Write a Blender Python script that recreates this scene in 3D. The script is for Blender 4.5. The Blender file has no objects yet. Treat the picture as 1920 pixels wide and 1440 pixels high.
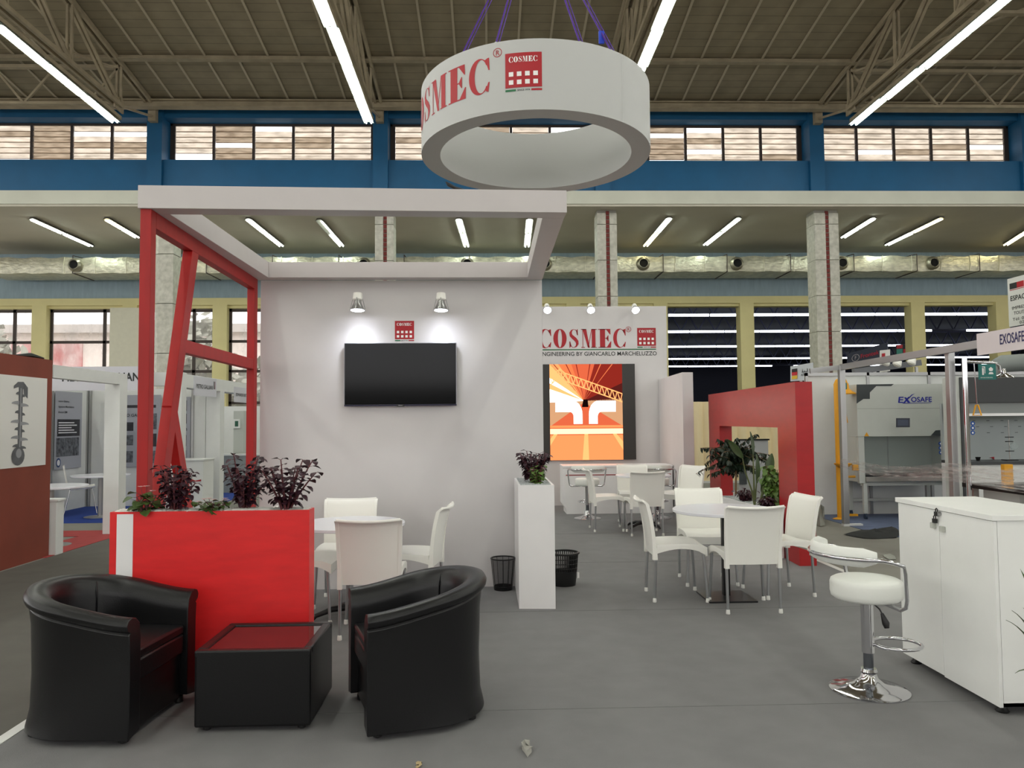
import bpy, math, random
from mathutils import Vector, Matrix
random.seed(7)
PI = math.pi
S = bpy.context.scene
COL = S.collection

# ---------------------------------------------------------------- camera
FPX = 1440.0
CAMH = 1.5
_f = Vector((-43.0/FPX, -70.0/FPX, 1.0)).normalized()          # hall depth axis in camera space (x right, y up, z forward)
_x = Vector((1.0, 0.007, 0.0)); _x.z = -(_x.x*_f.x + _x.y*_f.y)/_f.z; _x.normalize()
_z = _f.cross(_x)
if _z.y < 0: _z = -_z
# world axes X,Y,Z expressed in camera space are _x,_f,_z
cam = bpy.data.cameras.new('camera'); camo = bpy.data.objects.new('camera', cam); COL.objects.link(camo)
cam.sensor_width = 36.0; cam.lens = 36.0*FPX/1920.0; cam.clip_start = 0.05; cam.clip_end = 400
R = Vector((_x.x, _f.x, _z.x)); U = Vector((_x.y, _f.y, _z.y)); F = Vector((_x.z, _f.z, _z.z))
CAMP = Vector((0, 0, CAMH))
camo.matrix_world = Matrix(((R.x, U.x, -F.x, 0), (R.y, U.y, -F.y, 0), (R.z, U.z, -F.z, CAMH), (0, 0, 0, 1)))
S.camera = camo

def ray(px, py):
    d = R*((px-960)/FPX) + U*((720-py)/FPX) + F
    return d/d.y
def at(px, py, Y): return CAMP + ray(px, py)*Y                 # the point seen at a pixel, at distance Y into the hall
def fl(px, py, z=0.0):                                          # the point seen at a pixel, at height z
    d = ray(px, py); return CAMP + d*((z-CAMH)/d.z)
def hit(px, py, p, n):
    d = ray(px, py); return CAMP + d*((p-CAMP).dot(n)/d.dot(n))

# ---------------------------------------------------------------- world, exposure
S.view_settings.view_transform = 'Standard'; S.view_settings.look = 'None'
S.view_settings.exposure = 0.42; S.view_settings.gamma = 1.0; S.view_settings.use_curve_mapping = False
W = bpy.data.worlds.new('world'); S.world = W; W.use_nodes = True
bg = W.node_tree.nodes['Background']; bg.inputs[0].default_value = (1.0, 0.985, 0.975, 1); bg.inputs[1].default_value = 1.9
S.cycles.max_bounces = 8; S.cycles.diffuse_bounces = 4; S.cycles.glossy_bounces = 3; S.cycles.transparent_max_bounces = 12
S.cycles.sample_clamp_indirect = 4.0
S.cycles.use_denoising = True

# ---------------------------------------------------------------- materials
def lin(c): return tuple(((v/255.0)/12.92 if v/255.0 <= .04045 else ((v/255.0+.055)/1.055)**2.4) for v in c)
def M(name, rgb, rough=.6, metal=0.0, noise=0.0, nscale=8.0, bump=0.0, bscale=60.0, spec=.5, emit=0.0, alpha=1.0, trans=0.0, rgb2=None, stretch=None):
    m = bpy.data.materials.new(name); m.use_nodes = True; nt = m.node_tree; b = nt.nodes['Principled BSDF']
    c = lin(rgb)+(1,)
    b.inputs['Base Color'].default_value = c; b.inputs['Roughness'].default_value = rough; b.inputs['Metallic'].default_value = metal
    b.inputs['Specular IOR Level'].default_value = spec; b.inputs['Alpha'].default_value = alpha; b.inputs['Transmission Weight'].default_value = trans
    if emit: b.inputs['Emission Color'].default_value = c; b.inputs['Emission Strength'].default_value = emit
    if noise or bump:
        tc = nt.nodes.new('ShaderNodeTexCoord'); src = tc.outputs['Object']
        if stretch:
            mp = nt.nodes.new('ShaderNodeMapping'); mp.inputs['Scale'].default_value = stretch; nt.links.new(src, mp.inputs['Vector']); src = mp.outputs[0]
    if noise:
        n = nt.nodes.new('ShaderNodeTexNoise'); n.inputs['Scale'].default_value = nscale; n.inputs['Detail'].default_value = 5
        nt.links.new(src, n.inputs['Vector'])
        r = nt.nodes.new('ShaderNodeValToRGB'); r.color_ramp.elements[0].position = .3; r.color_ramp.elements[1].position = .7
        c2 = lin(rgb2) if rgb2 else tuple(v*(1-noise) for v in c[:3])
        r.color_ramp.elements[0].color = tuple(c2)+(1,); r.color_ramp.elements[1].color = c if rgb2 else tuple(min(1, v*(1+noise*.5)) for v in c[:3])+(1,)
        nt.links.new(n.outputs['Fac'], r.inputs[0]); nt.links.new(r.outputs[0], b.inputs['Base Color'])
    if bump:
        n = nt.nodes.new('ShaderNodeTexNoise'); n.inputs['Scale'].default_value = bscale; n.inputs['Detail'].default_value = 4
        nt.links.new(src, n.inputs['Vector'])
        bu = nt.nodes.new('ShaderNodeBump'); bu.inputs['Strength'].default_value = bump; bu.inputs['Distance'].default_value = .02
        nt.links.new(n.outputs['Fac'], bu.inputs['Height']); nt.links.new(bu.outputs[0], b.inputs['Normal'])
    return m
def E(name, rgb, s):
    m = bpy.data.materials.new(name); m.use_nodes = True; nt = m.node_tree; nt.nodes.clear()
    e = nt.nodes.new('ShaderNodeEmission'); e.inputs[0].default_value = lin(rgb)+(1,); e.inputs[1].default_value = s
    o = nt.nodes.new('ShaderNodeOutputMaterial'); nt.links.new(e.outputs[0], o.inputs[0]); return m
def GLASS(name, tint, fac, rough=.1, noise=False, scale=3.0, stretch=(1, 1, 1), body=None, spread=.32):
    """thin pane: transparent mixed with a pale dusty body"""
    m = bpy.data.materials.new(name); m.use_nodes = True; nt = m.node_tree; nt.nodes.clear()
    t = nt.nodes.new('ShaderNodeBsdfTransparent'); t.inputs[0].default_value = lin(tint)+(1,)
    b = nt.nodes.new('ShaderNodeBsdfPrincipled'); b.inputs['Base Color'].default_value = lin(body or tint)+(1,); b.inputs['Roughness'].default_value = rough
    mx = nt.nodes.new('ShaderNodeMixShader'); mx.inputs[0].default_value = fac
    if noise:
        tc = nt.nodes.new('ShaderNodeTexCoord'); mp = nt.nodes.new('ShaderNodeMapping'); mp.inputs['Scale'].default_value = stretch
        n = nt.nodes.new('ShaderNodeTexNoise'); n.inputs['Scale'].default_value = scale; n.inputs['Detail'].default_value = 6
        mr = nt.nodes.new('ShaderNodeMapRange'); mr.inputs['From Min'].default_value = .3; mr.inputs['From Max'].default_value = .7
        mr.inputs['To Min'].default_value = max(0, fac-spread); mr.inputs['To Max'].default_value = min(1, fac+spread)
        nt.links.new(tc.outputs['Object'], mp.inputs[0]); nt.links.new(mp.outputs[0], n.inputs['Vector']); nt.links.new(n.outputs['Fac'], mr.inputs[0]); nt.links.new(mr.outputs[0], mx.inputs[0])
    nt.links.new(t.outputs[0], mx.inputs[1]); nt.links.new(b.outputs[0], mx.inputs[2])
    o = nt.nodes.new('ShaderNodeOutputMaterial'); nt.links.new(mx.outputs[0], o.inputs[0]); return m

white = M('white_paint', (213, 210, 210), .55, noise=.03, nscale=3)
white_lam = M('white_laminate', (243, 242, 242), .32, noise=.02, nscale=5)
white_pl = M('white_plastic', (248, 247, 240), .38, bump=.03, bscale=200)
white_top = M('white_table_top', (236, 237, 244), .25)
red = M('red_laminate', (228, 36, 38), .40, noise=.10, nscale=5, stretch=(1, 1, 4))
red_arch_m = M('red_arch_laminate', (172, 22, 26), .36, noise=.10, nscale=5, stretch=(1, 1, 4))
red_print = M('red_print', (166, 16, 30), .5)
green_print = M('green_print', (20, 105, 60), .5)
white_print = M('white_print', (238, 236, 234), .5)
black_print = M('black_print', (24, 30, 30), .5)
leather = M('black_leather', (18, 18, 20), .34, bump=.05, bscale=160, spec=.4)
chrome = M('chrome', (215, 215, 218), .09, 1.0)
alu = M('aluminium', (176, 176, 176), .35, .85)
black_pl = M('black_plastic', (16, 16, 17), .4)
black_metal = M('black_metal', (14, 14, 15), .35, .3)

# ---------------------------------------------------------------- geometry collector
class G:
    def __init__(s): s.v = []; s.f = []; s.m = []
    def add(s, vs, fs, m=0):
        o = len(s.v); s.v += [Vector(p) for p in vs]; s.f += [[i+o for i in f] for f in fs]; s.m += [m]*len(fs); return s
    def box(s, x0, x1, y0, y1, z0, z1, m=0):
        return s.add([(x0,y0,z0),(x1,y0,z0),(x1,y1,z0),(x0,y1,z0),(x0,y0,z1),(x1,y0,z1),(x1,y1,z1),(x0,y1,z1)],
                     [(0,3,2,1),(4,5,6,7),(0,1,5,4),(1,2,6,5),(2,3,7,6),(3,0,4,7)], m)
    def hexa(s, b, t, m=0):                                     # bottom quad, top quad (both counter-clockwise from above)
        return s.add(list(b)+list(t), [(3,2,1,0),(4,5,6,7),(0,1,5,4),(1,2,6,5),(2,3,7,6),(3,0,4,7)], m)
    def bar(s, a, b, w, h, up=(0,0,1), m=0):                    # rectangular bar between two points
        a = Vector(a); b = Vector(b); d = (b-a).normalized(); up = Vector(up)
        if abs(d.dot(up)) > .98: up = Vector((0,1,0))
        sx = d.cross(up).normalized()*w/2; sz = sx.normalized().cross(d).normalized()*h/2
        return s.add([a-sx-sz, a+sx-sz, a+sx+sz, a-sx+sz, b-sx-sz, b+sx-sz, b+sx+sz, b-sx+sz],
                     [(0,1,2,3),(7,6,5,4),(0,4,5,1),(1,5,6,2),(2,6,7,3),(3,7,4,0)], m)
    def loft(s, rings, closed=True, caps=True, loop=False, m=0):
        n = len(rings[0]); o = len(s.v)
        for r in rings: s.v += [Vector(p) for p in r]
        k = len(rings); fs = []
        for i in range(k if loop else k-1):
            j = (i+1) % k
            for a in range(n if closed else n-1):
                b = (a+1) % n; fs.append([o+i*n+a, o+i*n+b, o+j*n+b, o+j*n+a])
        if caps and not loop and closed:
            fs.append([o+a for a in range(n)][::-1]); fs.append([o+(k-1)*n+a for a in range(n)])
        s.f += fs; s.m += [m]*len(fs); return s
    def tube(s, pts, r, n=8, loop=False, caps=True, m=0, flat=1.0):
        pts = [Vector(p) for p in pts]; k = len(pts); rr = r if isinstance(r, (list, tuple)) else [r]*k
        rings = []; prev = None
        for i, p in enumerate(pts):
            if loop: d = pts[(i+1) % k]-pts[i-1]
            else: d = pts[min(i+1, k-1)]-pts[max(i-1, 0)]
            d.normalize()
            if prev is None: u = d.orthogonal().normalized()
            else: u = (prev-d*prev.dot(d)).normalized()
            prev = u; w = d.cross(u)
            rings.append([p+(u*math.cos(2*PI*a/n)+w*math.sin(2*PI*a/n)*flat)*rr[i] for a in range(n)])
        return s.loft(rings, True, caps, loop, m)
    def lathe(s, prof, n=24, c=(0,0,0), m=0, caps=True):
        c = Vector(c); rings = [[c+Vector((r*math.cos(2*PI*a/n), r*math.sin(2*PI*a/n), z)) for a in range(n)] for r, z in prof]
        return s.loft(rings, True, caps, False, m)
    def prism(s, poly, d, m=0):                                 # poly: 3D points, d: extrusion vector
        n = len(poly); d = Vector(d); vs = [Vector(p) for p in poly]+[Vector(p)+d for p in poly]
        return s.add(vs, [list(range(n))[::-1], [n+i for i in range(n)]]+[[i, (i+1) % n, n+(i+1) % n, n+i] for i in range(n)], m)
    def slab(s, fn, nu, nv, th, m=0):                           # thick sheet; fn(u,v) in 0..1
        P = [[Vector(fn(i/nu, j/nv)) for j in range(nv+1)] for i in range(nu+1)]
        def nrm(i, j):
            a = P[min(i+1, nu)][j]-P[max(i-1, 0)][j]; b = P[i][min(j+1, nv)]-P[i][max(j-1, 0)]; return a.cross(b).normalized()
        T = [[P[i][j]+nrm(i, j)*th/2 for j in range(nv+1)] for i in range(nu+1)]
        B = [[P[i][j]-nrm(i, j)*th/2 for j in range(nv+1)] for i in range(nu+1)]
        o = len(s.v); w = nv+1; N = (nu+1)*w
        for L in (T, B):
            for r in L: s.v += r
        fs = []
        for i in range(nu):
            for j in range(nv):
                a = o+i*w+j; fs.append([a, a+w, a+w+1, a+1]); fs.append([a+N, a+N+1, a+N+w+1, a+N+w])
        for i in range(nu):
            a = o+i*w; fs.append([a, a+N, a+N+w, a+w]); a = o+i*w+nv; fs.append([a, a+w, a+w+N, a+N])
        for j in range(nv):
            a = o+j; fs.append([a, a+1, a+1+N, a+N]); a = o+nu*w+j; fs.append([a, a+N, a+1+N, a+1])
        s.f += fs; s.m += [m]*len(fs); return s
    def xf(s, mat):
        s.v = [mat @ p for p in s.v]; return s
    def join(s, g, mat=None):
        o = len(s.v); s.v += [(mat @ p if mat else p) for p in g.v]; s.f += [[i+o for i in f] for f in g.f]; s.m += g.m; return s

def mk(name, g, mats, parent=None, smooth=0, bevel=0, world=False, **props):
    """link one mesh object; with world=True the points are world points under a parent"""
    if not isinstance(mats, (list, tuple)): mats = [mats]
    vs = g.v; loc = Vector((0,0,0))
    if parent is not None and world:
        r = parent
        while r.parent: r = r.parent
        inv = (Matrix.Translation(r.location) @ Matrix.Rotation(r.rotation_euler.z, 4, 'Z')).inverted()
        vs = [inv @ p for p in vs]
    if parent is None:
        xs = [p.x for p in vs]; ys = [p.y for p in vs]; zs = [p.z for p in vs]
        loc = Vector(((min(xs)+max(xs))/2, (min(ys)+max(ys))/2, min(zs))); vs = [p-loc for p in vs]
    me = bpy.data.meshes.new(name); me.from_pydata([tuple(p) for p in vs], [], g.f)
    for m in mats: me.materials.append(m)
    if len(mats) > 1: me.polygons.foreach_set('material_index', g.m)
    me.update(); me.validate()
    if smooth: me.shade_smooth(); me.set_sharp_from_angle(angle=math.radians(smooth))
    o = bpy.data.objects.new(name, me); COL.objects.link(o); o.location = loc
    if parent is not None: o.parent = parent
    if bevel:
        b = o.modifiers.new('bevel', 'BEVEL'); b.width = bevel; b.segments = 2; b.limit_method = 'ANGLE'; b.angle_limit = math.radians(40)
    for k, v in props.items(): o[k] = v
    return o
def tag(o, label, cat, group=None):
    o['label'] = label; o['category'] = cat
    if group: o['group'] = group
    return o
def thing(name, label, cat, loc=(0,0,0), rz=0, group=None):
    o = bpy.data.objects.new(name, None); COL.objects.link(o); o.location = loc; o.rotation_euler = (0,0,rz); o.empty_display_size = .1
    return tag(o, label, cat, group)
def dup(o, loc=None, rz=None, label=None, group=None, parent=None):
    c = o.copy(); COL.objects.link(c)
    if parent: c.parent = parent
    if loc is not None: c.location = loc
    if rz is not None: c.rotation_euler = (0,0,rz)
    if label: c['label'] = label
    if group: c['group'] = group
    for ch in [x for x in S.objects if x.parent == o]: dup(ch, parent=c)
    return c
def struct(name, g, m, parent=None, **k):
    o = mk(name, g, m, parent, **k); o['kind'] = 'structure'; return o

# ---------------------------------------------------------------- lettering
def strip(a, b): return [[a[i], a[i+1], b[i+1], b[i]] for i in range(len(a)-1)]
def rect(x0, y0, x1, y1, n=1): return [[(x0+(x1-x0)*i/n, y0), (x0+(x1-x0)*(i+1)/n, y0), (x0+(x1-x0)*(i+1)/n, y1), (x0+(x1-x0)*i/n, y1)] for i in range(n)]
def L_O(w):
    N = 28; o = [(w/2+w/2*math.cos(2*PI*i/N), .5+.515*math.sin(2*PI*i/N)) for i in range(N+1)]
    n = [(w/2+w*.15*math.cos(2*PI*i/N), .5+.475*math.sin(2*PI*i/N)) for i in range(N+1)]
    return strip(o, n)
def L_C(w):
    N = 26; A = [math.radians(38+284*i/N) for i in range(N+1)]
    o = [(w*.52+w*.5*math.cos(a), .5+.515*math.sin(a)) for a in A]
    n = [(w*.60+w*.30*math.cos(a), .5+.475*math.sin(a)) for a in A]
    return strip(o, n)+[[(w*.90, .99), (w*.97, .99), (w*.99, .64), (w*.93, .64)]]+[[(w*.74, .93), (w*.9, .99), (w*.93, .66), (w*.86, .8)]]+[[(w*.80, .06), (w*.93, .02), (w*.99, .30), (w*.93, .30)]]
def L_E(w):
    t = .035; s = w*.40
    return rect(0, 0, w*.98, t, 3)+rect(0, 1-t, w*.94, 1, 3)+rect(w*.13, 0, w*.13+s, 1, 2)+rect(w*.5, .5-t/2, w*.75, .5+t/2)+\
        [[(w*.62, .5-t/2), (w*.75, .34), (w*.79, .34), (w*.79, .66), (w*.75, .66), (w*.62, .5+t/2)]]+\
        [[(w*.66, t), (w*.98, t), (w*1.0, .33), (w*.95, .33)], [(w*.62, 1-t), (w*.91, .70), (w*.95, .70), (w*.94, 1-t)]]
def L_M(w):
    t = .035
    return rect(0, 0, w*.24, t)+rect(0, 1-t, w*.3, 1)+rect(w*.09, 0, w*.13, 1)+rect(w*.62, 0, w*1.0, t, 2)+rect(w*.68, 1-t, w*1.0, 1, 2)+\
        rect(w*.68, 0, w*.92, 1, 2)+[[(w*.09, 1), (w*.33, 1), (w*.55, .0), (w*.43, .0)], [(w*.43, .0), (w*.47, .0), (w*.70, 1), (w*.66, 1)]]
def L_S(w):
    c = [(.86,.70,.02),(.80,.86,.03),(.66,.96,.03),(.48,.985,.025),(.30,.93,.07),(.19,.80,.12),(.24,.66,.15),(.42,.56,.17),(.62,.46,.17),(.78,.34,.15),(.82,.20,.12),(.70,.07,.07),(.50,.012,.025),(.32,.03,.03),(.18,.13,.03),(.11,.30,.02)]
    a = []; b = []
    for i, (x, y, t) in enumerate(c):
        x0, y0, _ = c[max(i-1, 0)]; x1, y1, _ = c[min(i+1, len(c)-1)]; d = Vector(((x1-x0)*w, y1-y0)).normalized(); n = Vector((-d.y, d.x))
        a.append((x*w+n.x*t/2*1.1, y+n.y*t/2)); b.append((x*w-n.x*t/2*1.1, y-n.y*t/2))
    return strip(a, b)+[[(w*.80, .67), (w*.88, .67), (w*.86, 1.0), (w*.83, 1.0), (w*.72, .9)], [(w*.08, .0), (w*.12, .0), (w*.26, .1), (w*.16, .34), (w*.08, .34)]]
def wordmark(h):
    """COSMEC in heavy modern-serif capitals; returns polygons of height h and the total width"""
    out = []; x = 0
    for fn, w, gap in ((L_C, .68, .10), (L_O, .70, .10), (L_S, .56, .10), (L_M, .82, .08), (L_E, .68, .09), (L_C, .68, 0)):
        out += [[((px+x)*h, py*h) for px, py in p] for p in fn(w)]; x += w+gap
    return out, x*h
def sans(txt, h, bold=0.0, width=None, spacing=1.0):
    """polygons of plain sans text with cap height h, starting at x=0"""
    cu = bpy.data.curves.new('t', 'FONT'); cu.body = txt; cu.size = h/.70; cu.offset = bold*h; cu.space_character = spacing; cu.resolution_u = 3
    o = bpy.data.objects.new('t', cu); COL.objects.link(o)
    me = bpy.data.meshes.new_from_object(o.evaluated_get(bpy.context.evaluated_depsgraph_get()))
    ps = [[(me.vertices[i].co.x, me.vertices[i].co.y) for i in p.vertices] for p in me.polygons]
    bpy.data.objects.remove(o); bpy.data.curves.remove(cu); bpy.data.meshes.remove(me)
    if not ps: return [], 0
    x0 = min(q[0] for p in ps for q in p); x1 = max(q[0] for p in ps for q in p); k = (width/(x1-x0)) if width else 1.0
    return [[((q[0]-x0)*k, q[1]) for q in p] for p in ps], (x1-x0)*k
def plot(g, polys, fn, m=0, off=(0, 0)):                        # fn(u,v) -> world point
    for p in polys:
        q = [fn(a+off[0], b+off[1]) for a, b in p]; g.add(q, [list(range(len(q)))], m)
def plane_map(o, ux, uz, n):                                     # flat surface: origin, right vector, up vector, outward normal
    o = Vector(o); ux = Vector(ux); uz = Vector(uz); n = Vector(n)
    return lambda layer: (lambda u, v: o+ux*u+uz*v+n*layer)
def logo(name, mp, w, parent, layer=.002):
    """red square emblem, w wide, its lower left corner at the origin of mp"""
    g = G(); plot(g, rect(0, 0, w, w*.96, 12), mp(layer), 0)
    wm, ww = wordmark(w*.155); k = w*.78/ww
    plot(g, [[(x*k, y) for x, y in p] for p in wm], mp(layer*2), 1, (w*.10, w*.70))
    for j in range(2):
        for i in range(4): plot(g, rect(w*(.10+i*.222), w*(.085+j*.225), w*(.225+i*.222), w*(.21+j*.225)), mp(layer*2), 1)
    plot(g, rect(0, -w*.10, w*.29, -w*.045, 4), mp(layer), 2); plot(g, rect(w*.71, -w*.10, w, -w*.045, 4), mp(layer), 0)
    t, tw = sans('SINCE 1974', w*.05, .02, w*.34); plot(g, t, mp(layer), 3, (w*.33, -w*.098))
    return mk(name, g, [red_print, white_print, green_print, black_print], parent, world=True)

# ================================================================ THE HALL
D1, D2 = 20.6, 26.3                     # clerestory wall, rear wall
concrete = M('worn_concrete', (132, 130, 122), .7, noise=.16, nscale=1.3, bump=.05, bscale=20)
carpet_l = M('aisle_carpet', (96, 94, 88), .95, noise=.10, nscale=4, bump=.2, bscale=300)
carpet_g = M('grey_carpet', (124, 123, 124), .95, noise=.07, nscale=5, bump=.25, bscale=400)
carpet_b = M('blue_carpet', (22, 58, 140), .95, noise=.1, nscale=6)
carpet_b2 = M('dusty_blue_carpet', (92, 104, 132), .95, noise=.15, nscale=6)
plaster = M('mezzanine_plaster', (196, 190, 176), .8, noise=.05, nscale=1)
cream = M('cream_fascia', (205, 206, 192), .75, noise=.06, nscale=1.5)
blue_w = M('blue_wall_paint', (0, 86, 130), .6, noise=.08, nscale=2)
blue_l = M('pale_blue_paint', (150, 170, 180), .75, noise=.10, nscale=3, stretch=(3, 1, .6))
yellow_w = M('pale_yellow_paint', (214, 204, 150), .7, noise=.05, nscale=2)
steel_b = M('brown_roof_steel', (166, 153, 128), .6, .0, noise=.2, nscale=3)
frame_d = M('dark_window_frame', (62, 52, 48), .6)
tile = M('marble_tile', (200, 198, 186), .5, noise=.12, nscale=9, rgb2=(168, 166, 154))
navy = M('navy_steel', (14, 18, 46), .6)

g = G(); g.add([(-40,-16,0),(55,-16,0),(55,D2,0),(-40,D2,0)], [(0,1,2,3)]); struct('floor', g, concrete)
# carpets
g = G(); g.box(-2.3, 3.43, 2.0, 13.75, .0, .006); struct('floor_booth_carpet', g, carpet_g)
g = G(); g.box(-5.0, -2.33, -1, 13.2, .0, .005); struct('floor_aisle_carpet', g, carpet_l)
g = G(); g.box(-2.36, -2.30, 2.0, 13.75, .006, .009); g.box(3.43, 3.49, 2.0, 13.75, .0, .008); struct('trim_carpet_edge', g, M('white_tape', (225, 225, 222), .5))
g = G(); g.box(-7.4, -5.05, 12.0, 17, .0, .004); struct('floor_blue_carpet', g, carpet_b)
g = G(); p = [(-5.0,8.9),(-5.0,10.45),(-5.6,10.35),(-6.6,10.35),(-6.6,10.2),(-5.9,10.15),(-5.35,9.8)]
g.prism([(-5.0,8.9,.004),(-5.0,11.1,.004),(-7.2,11.1,.004),(-7.2,10.55,.004),(-5.5,10.55,.004),(-5.6,8.9,.004)], (0,0,.006)); struct('floor_red_carpet', g, M('dusty_red_carpet', (165, 62, 62), .95, noise=.1, nscale=5))
g = G(); g.box(5.0, 9.2, 9.6, 11.9, 0, .006); struct('floor_blue_stand_carpet', g, carpet_b2)
# seams of the booth carpet
g = G()
for y in (4.05, 6.1, 8.15, 10.2): g.box(-2.3, 3.43, y, y+.006, .0062, .0075)
struct('trim_carpet_seam', g, M('carpet_seam', (116, 116, 116), .95))

# ---- roof: sheeting that falls towards the rear wall, ribs, purlins
def rz(y): return 10.0 + .146*(D1-y)
roofm = M('roof_sheet', (150, 138, 114), .7, noise=.16, nscale=2.2)
nt = roofm.node_tree; b = nt.nodes['Principled BSDF']; tc = nt.nodes.new('ShaderNodeTexCoord')
sx = nt.nodes.new('ShaderNodeSeparateXYZ'); nt.links.new(tc.outputs['Object'], sx.inputs[0])
mu = nt.nodes.new('ShaderNodeMath'); mu.operation = 'MULTIPLY'; mu.inputs[1].default_value = 3.6; nt.links.new(sx.outputs['Y'], mu.inputs[0])
fr = nt.nodes.new('ShaderNodeMath'); fr.operation = 'FRACT'; nt.links.new(mu.outputs[0], fr.inputs[0])
lt = nt.nodes.new('ShaderNodeMath'); lt.operation = 'GREATER_THAN'; lt.inputs[1].default_value = .1; nt.links.new(fr.outputs[0], lt.inputs[0])
mxn = nt.nodes.new('ShaderNodeMix'); mxn.data_type = 'RGBA'; mxn.blend_type = 'MULTIPLY'; mxn.inputs[0].default_value = 1
mr = nt.nodes.new('ShaderNodeMapRange'); mr.inputs['To Min'].default_value = .72; nt.links.new(lt.outputs[0], mr.inputs[0])
nt.links.new(b.inputs['Base Color'].links[0].from_socket, mxn.inputs[6]); nt.links.new(mr.outputs[0], mxn.inputs[7]); nt.links.new(mxn.outputs[2], b.inputs['Base Color'])
g = G(); ya, yb = 1.0, D1+.1
g.add([(-30,ya,rz(ya)),(34,ya,rz(ya)),(34,yb,rz(yb)),(-30,yb,rz(yb)),(-30,ya,rz(ya)+.1),(34,ya,rz(ya)+.1),(34,yb,rz(yb)+.1),(-30,yb,rz(yb)+.1)],
      [(0,1,2,3),(7,6,5,4),(0,4,5,1),(1,5,6,2),(2,6,7,3),(3,7,4,0)])
struct('ceiling', g, roofm)
g = G(); g.add([(-30,1,rz(1)),(34,1,rz(1)),(34,-14.2,rz(1)-2.2),(-30,-14.2,rz(1)-2.2)], [(0,3,2,1)]); struct('ceiling', g, roofm)
fw = M('unseen_wall_paint', (170, 166, 158), .8)  # unseen walls added to hold back daylight; their openings set how much enters
g = G(); g.box(-30, 34, -14.2, -14, 0, 2.8); g.box(-30, 34, -14.2, -14, 7.4, 11)
for x in range(-30, 35, 6): g.box(x-.3, x+.3, -14.2, -14, 2.8, 7.4)
struct('wall_front_unseen', g, fw)
g = G(); g.box(-30.2, -30, -14.2, D2, 0, .6); g.box(-30.2, -30, -14.2, D2, 7.3, 13); struct('wall_left_unseen', g, fw)  # unseen; tall opening sized to light faces turned left
g = G(); g.box(34, 34.2, -14.2, D2, 0, 3.0); g.box(34, 34.2, -14.2, D2, 7.3, 13); struct('wall_right_unseen', g, fw)  # unseen; opening sized to admit daylight from the right
g = G(); k = -24.0
while k < 26:
    g.bar((k, 9, rz(9)-.03), (k, D1-.2, rz(D1-.2)-.03), .05, .025); k += .75
struct('ceiling_rib', g, M('lit_rib_steel', (188, 176, 152), .6))  # roof steel lightened to paint in the light from below
for i, y in enumerate((18.25, 15.0, 11.8)):
    g = G(); g.box(-28, 30, y-.03, y+.03, rz(y)-.11, rz(y)-.02); g.box(-28, 30, y-.09, y+.09, rz(y)-.13, rz(y)-.11); struct('trim_%d' % (i+1), g, steel_b)
g = G(); g.box(-28, 30, D1-.53, D1-.47, 9.84, 9.98); g.box(-28, 30, D1-.62, D1-.38, 9.81, 9.84); g.box(-28, 30, D1-.62, D1-.38, 9.98, 10.01); struct('trim_4', g, steel_b)

BAYS = [-20.9, -14.9, -8.9, -2.88, 3.13, 9.05, 15.0, 21.0, 27.0]
names = {-14.9: 'far left, mostly out of the frame', -8.9: 'over the left red post', -2.88: 'left of the hanging ring', 3.13: 'right of the hanging ring', 9.05: 'above the right tiled column', 15.0: 'far right, mostly out of the frame'}
YE = 18.5
for bx in (-8.9, -2.88, 3.13, 9.05):
    t = thing('roof_truss', 'brown steel roof truss running towards the rear wall, '+names[bx], 'truss', (bx, YE, 9.2), 0, 'steel roof trusses')
    g = G()
    for s in (-.07, .07): g.bar((bx+s, 8, rz(8)-.12), (bx+s, D1, rz(D1)-.08), .06, .12)
    mk('top_chord', g, steel_b, t, world=True)
    g = G()
    for s in (-.07, .07): g.bar((bx+s, 8, 9.2), (bx+s, YE, 9.2), .06, .10)
    mk('bottom_chord', g, steel_b, t, world=True)
    nodes = [YE, 16.3, 14.1, 11.9, 9.7]
    for i, y in enumerate(nodes):
        g = G()
        for s in (-.05, .05): g.bar((bx+s, y, 9.2), (bx+s, y, rz(y)-.12), .05, .05)
        mk('post', g, steel_b, t, world=True)
        if i < len(nodes)-1:
            g = G()
            for s in (-.05, .05): g.bar((bx+s, y, 9.2), (bx+s, nodes[i+1], rz(nodes[i+1])-.12), .06, .05)
            mk('diagonal', g, steel_b, t, world=True)
    g = G(); g.bar((bx, YE, 9.2), (bx, D1-.1, 9.72), .05, .05); mk('strut', g, steel_b, t, world=True)
    g = G(); g.box(bx-.02, bx+.02, YE-.22, YE+.22, 9.08, 9.4); mk('gusset_plate', g, steel_b, t, world=True)
    g = G(); g.box(bx-.1, bx+.1, D1-.3, D1-.13, 9.55, 9.95); mk('bearing_plate', g, steel_b, t, world=True)
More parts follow.
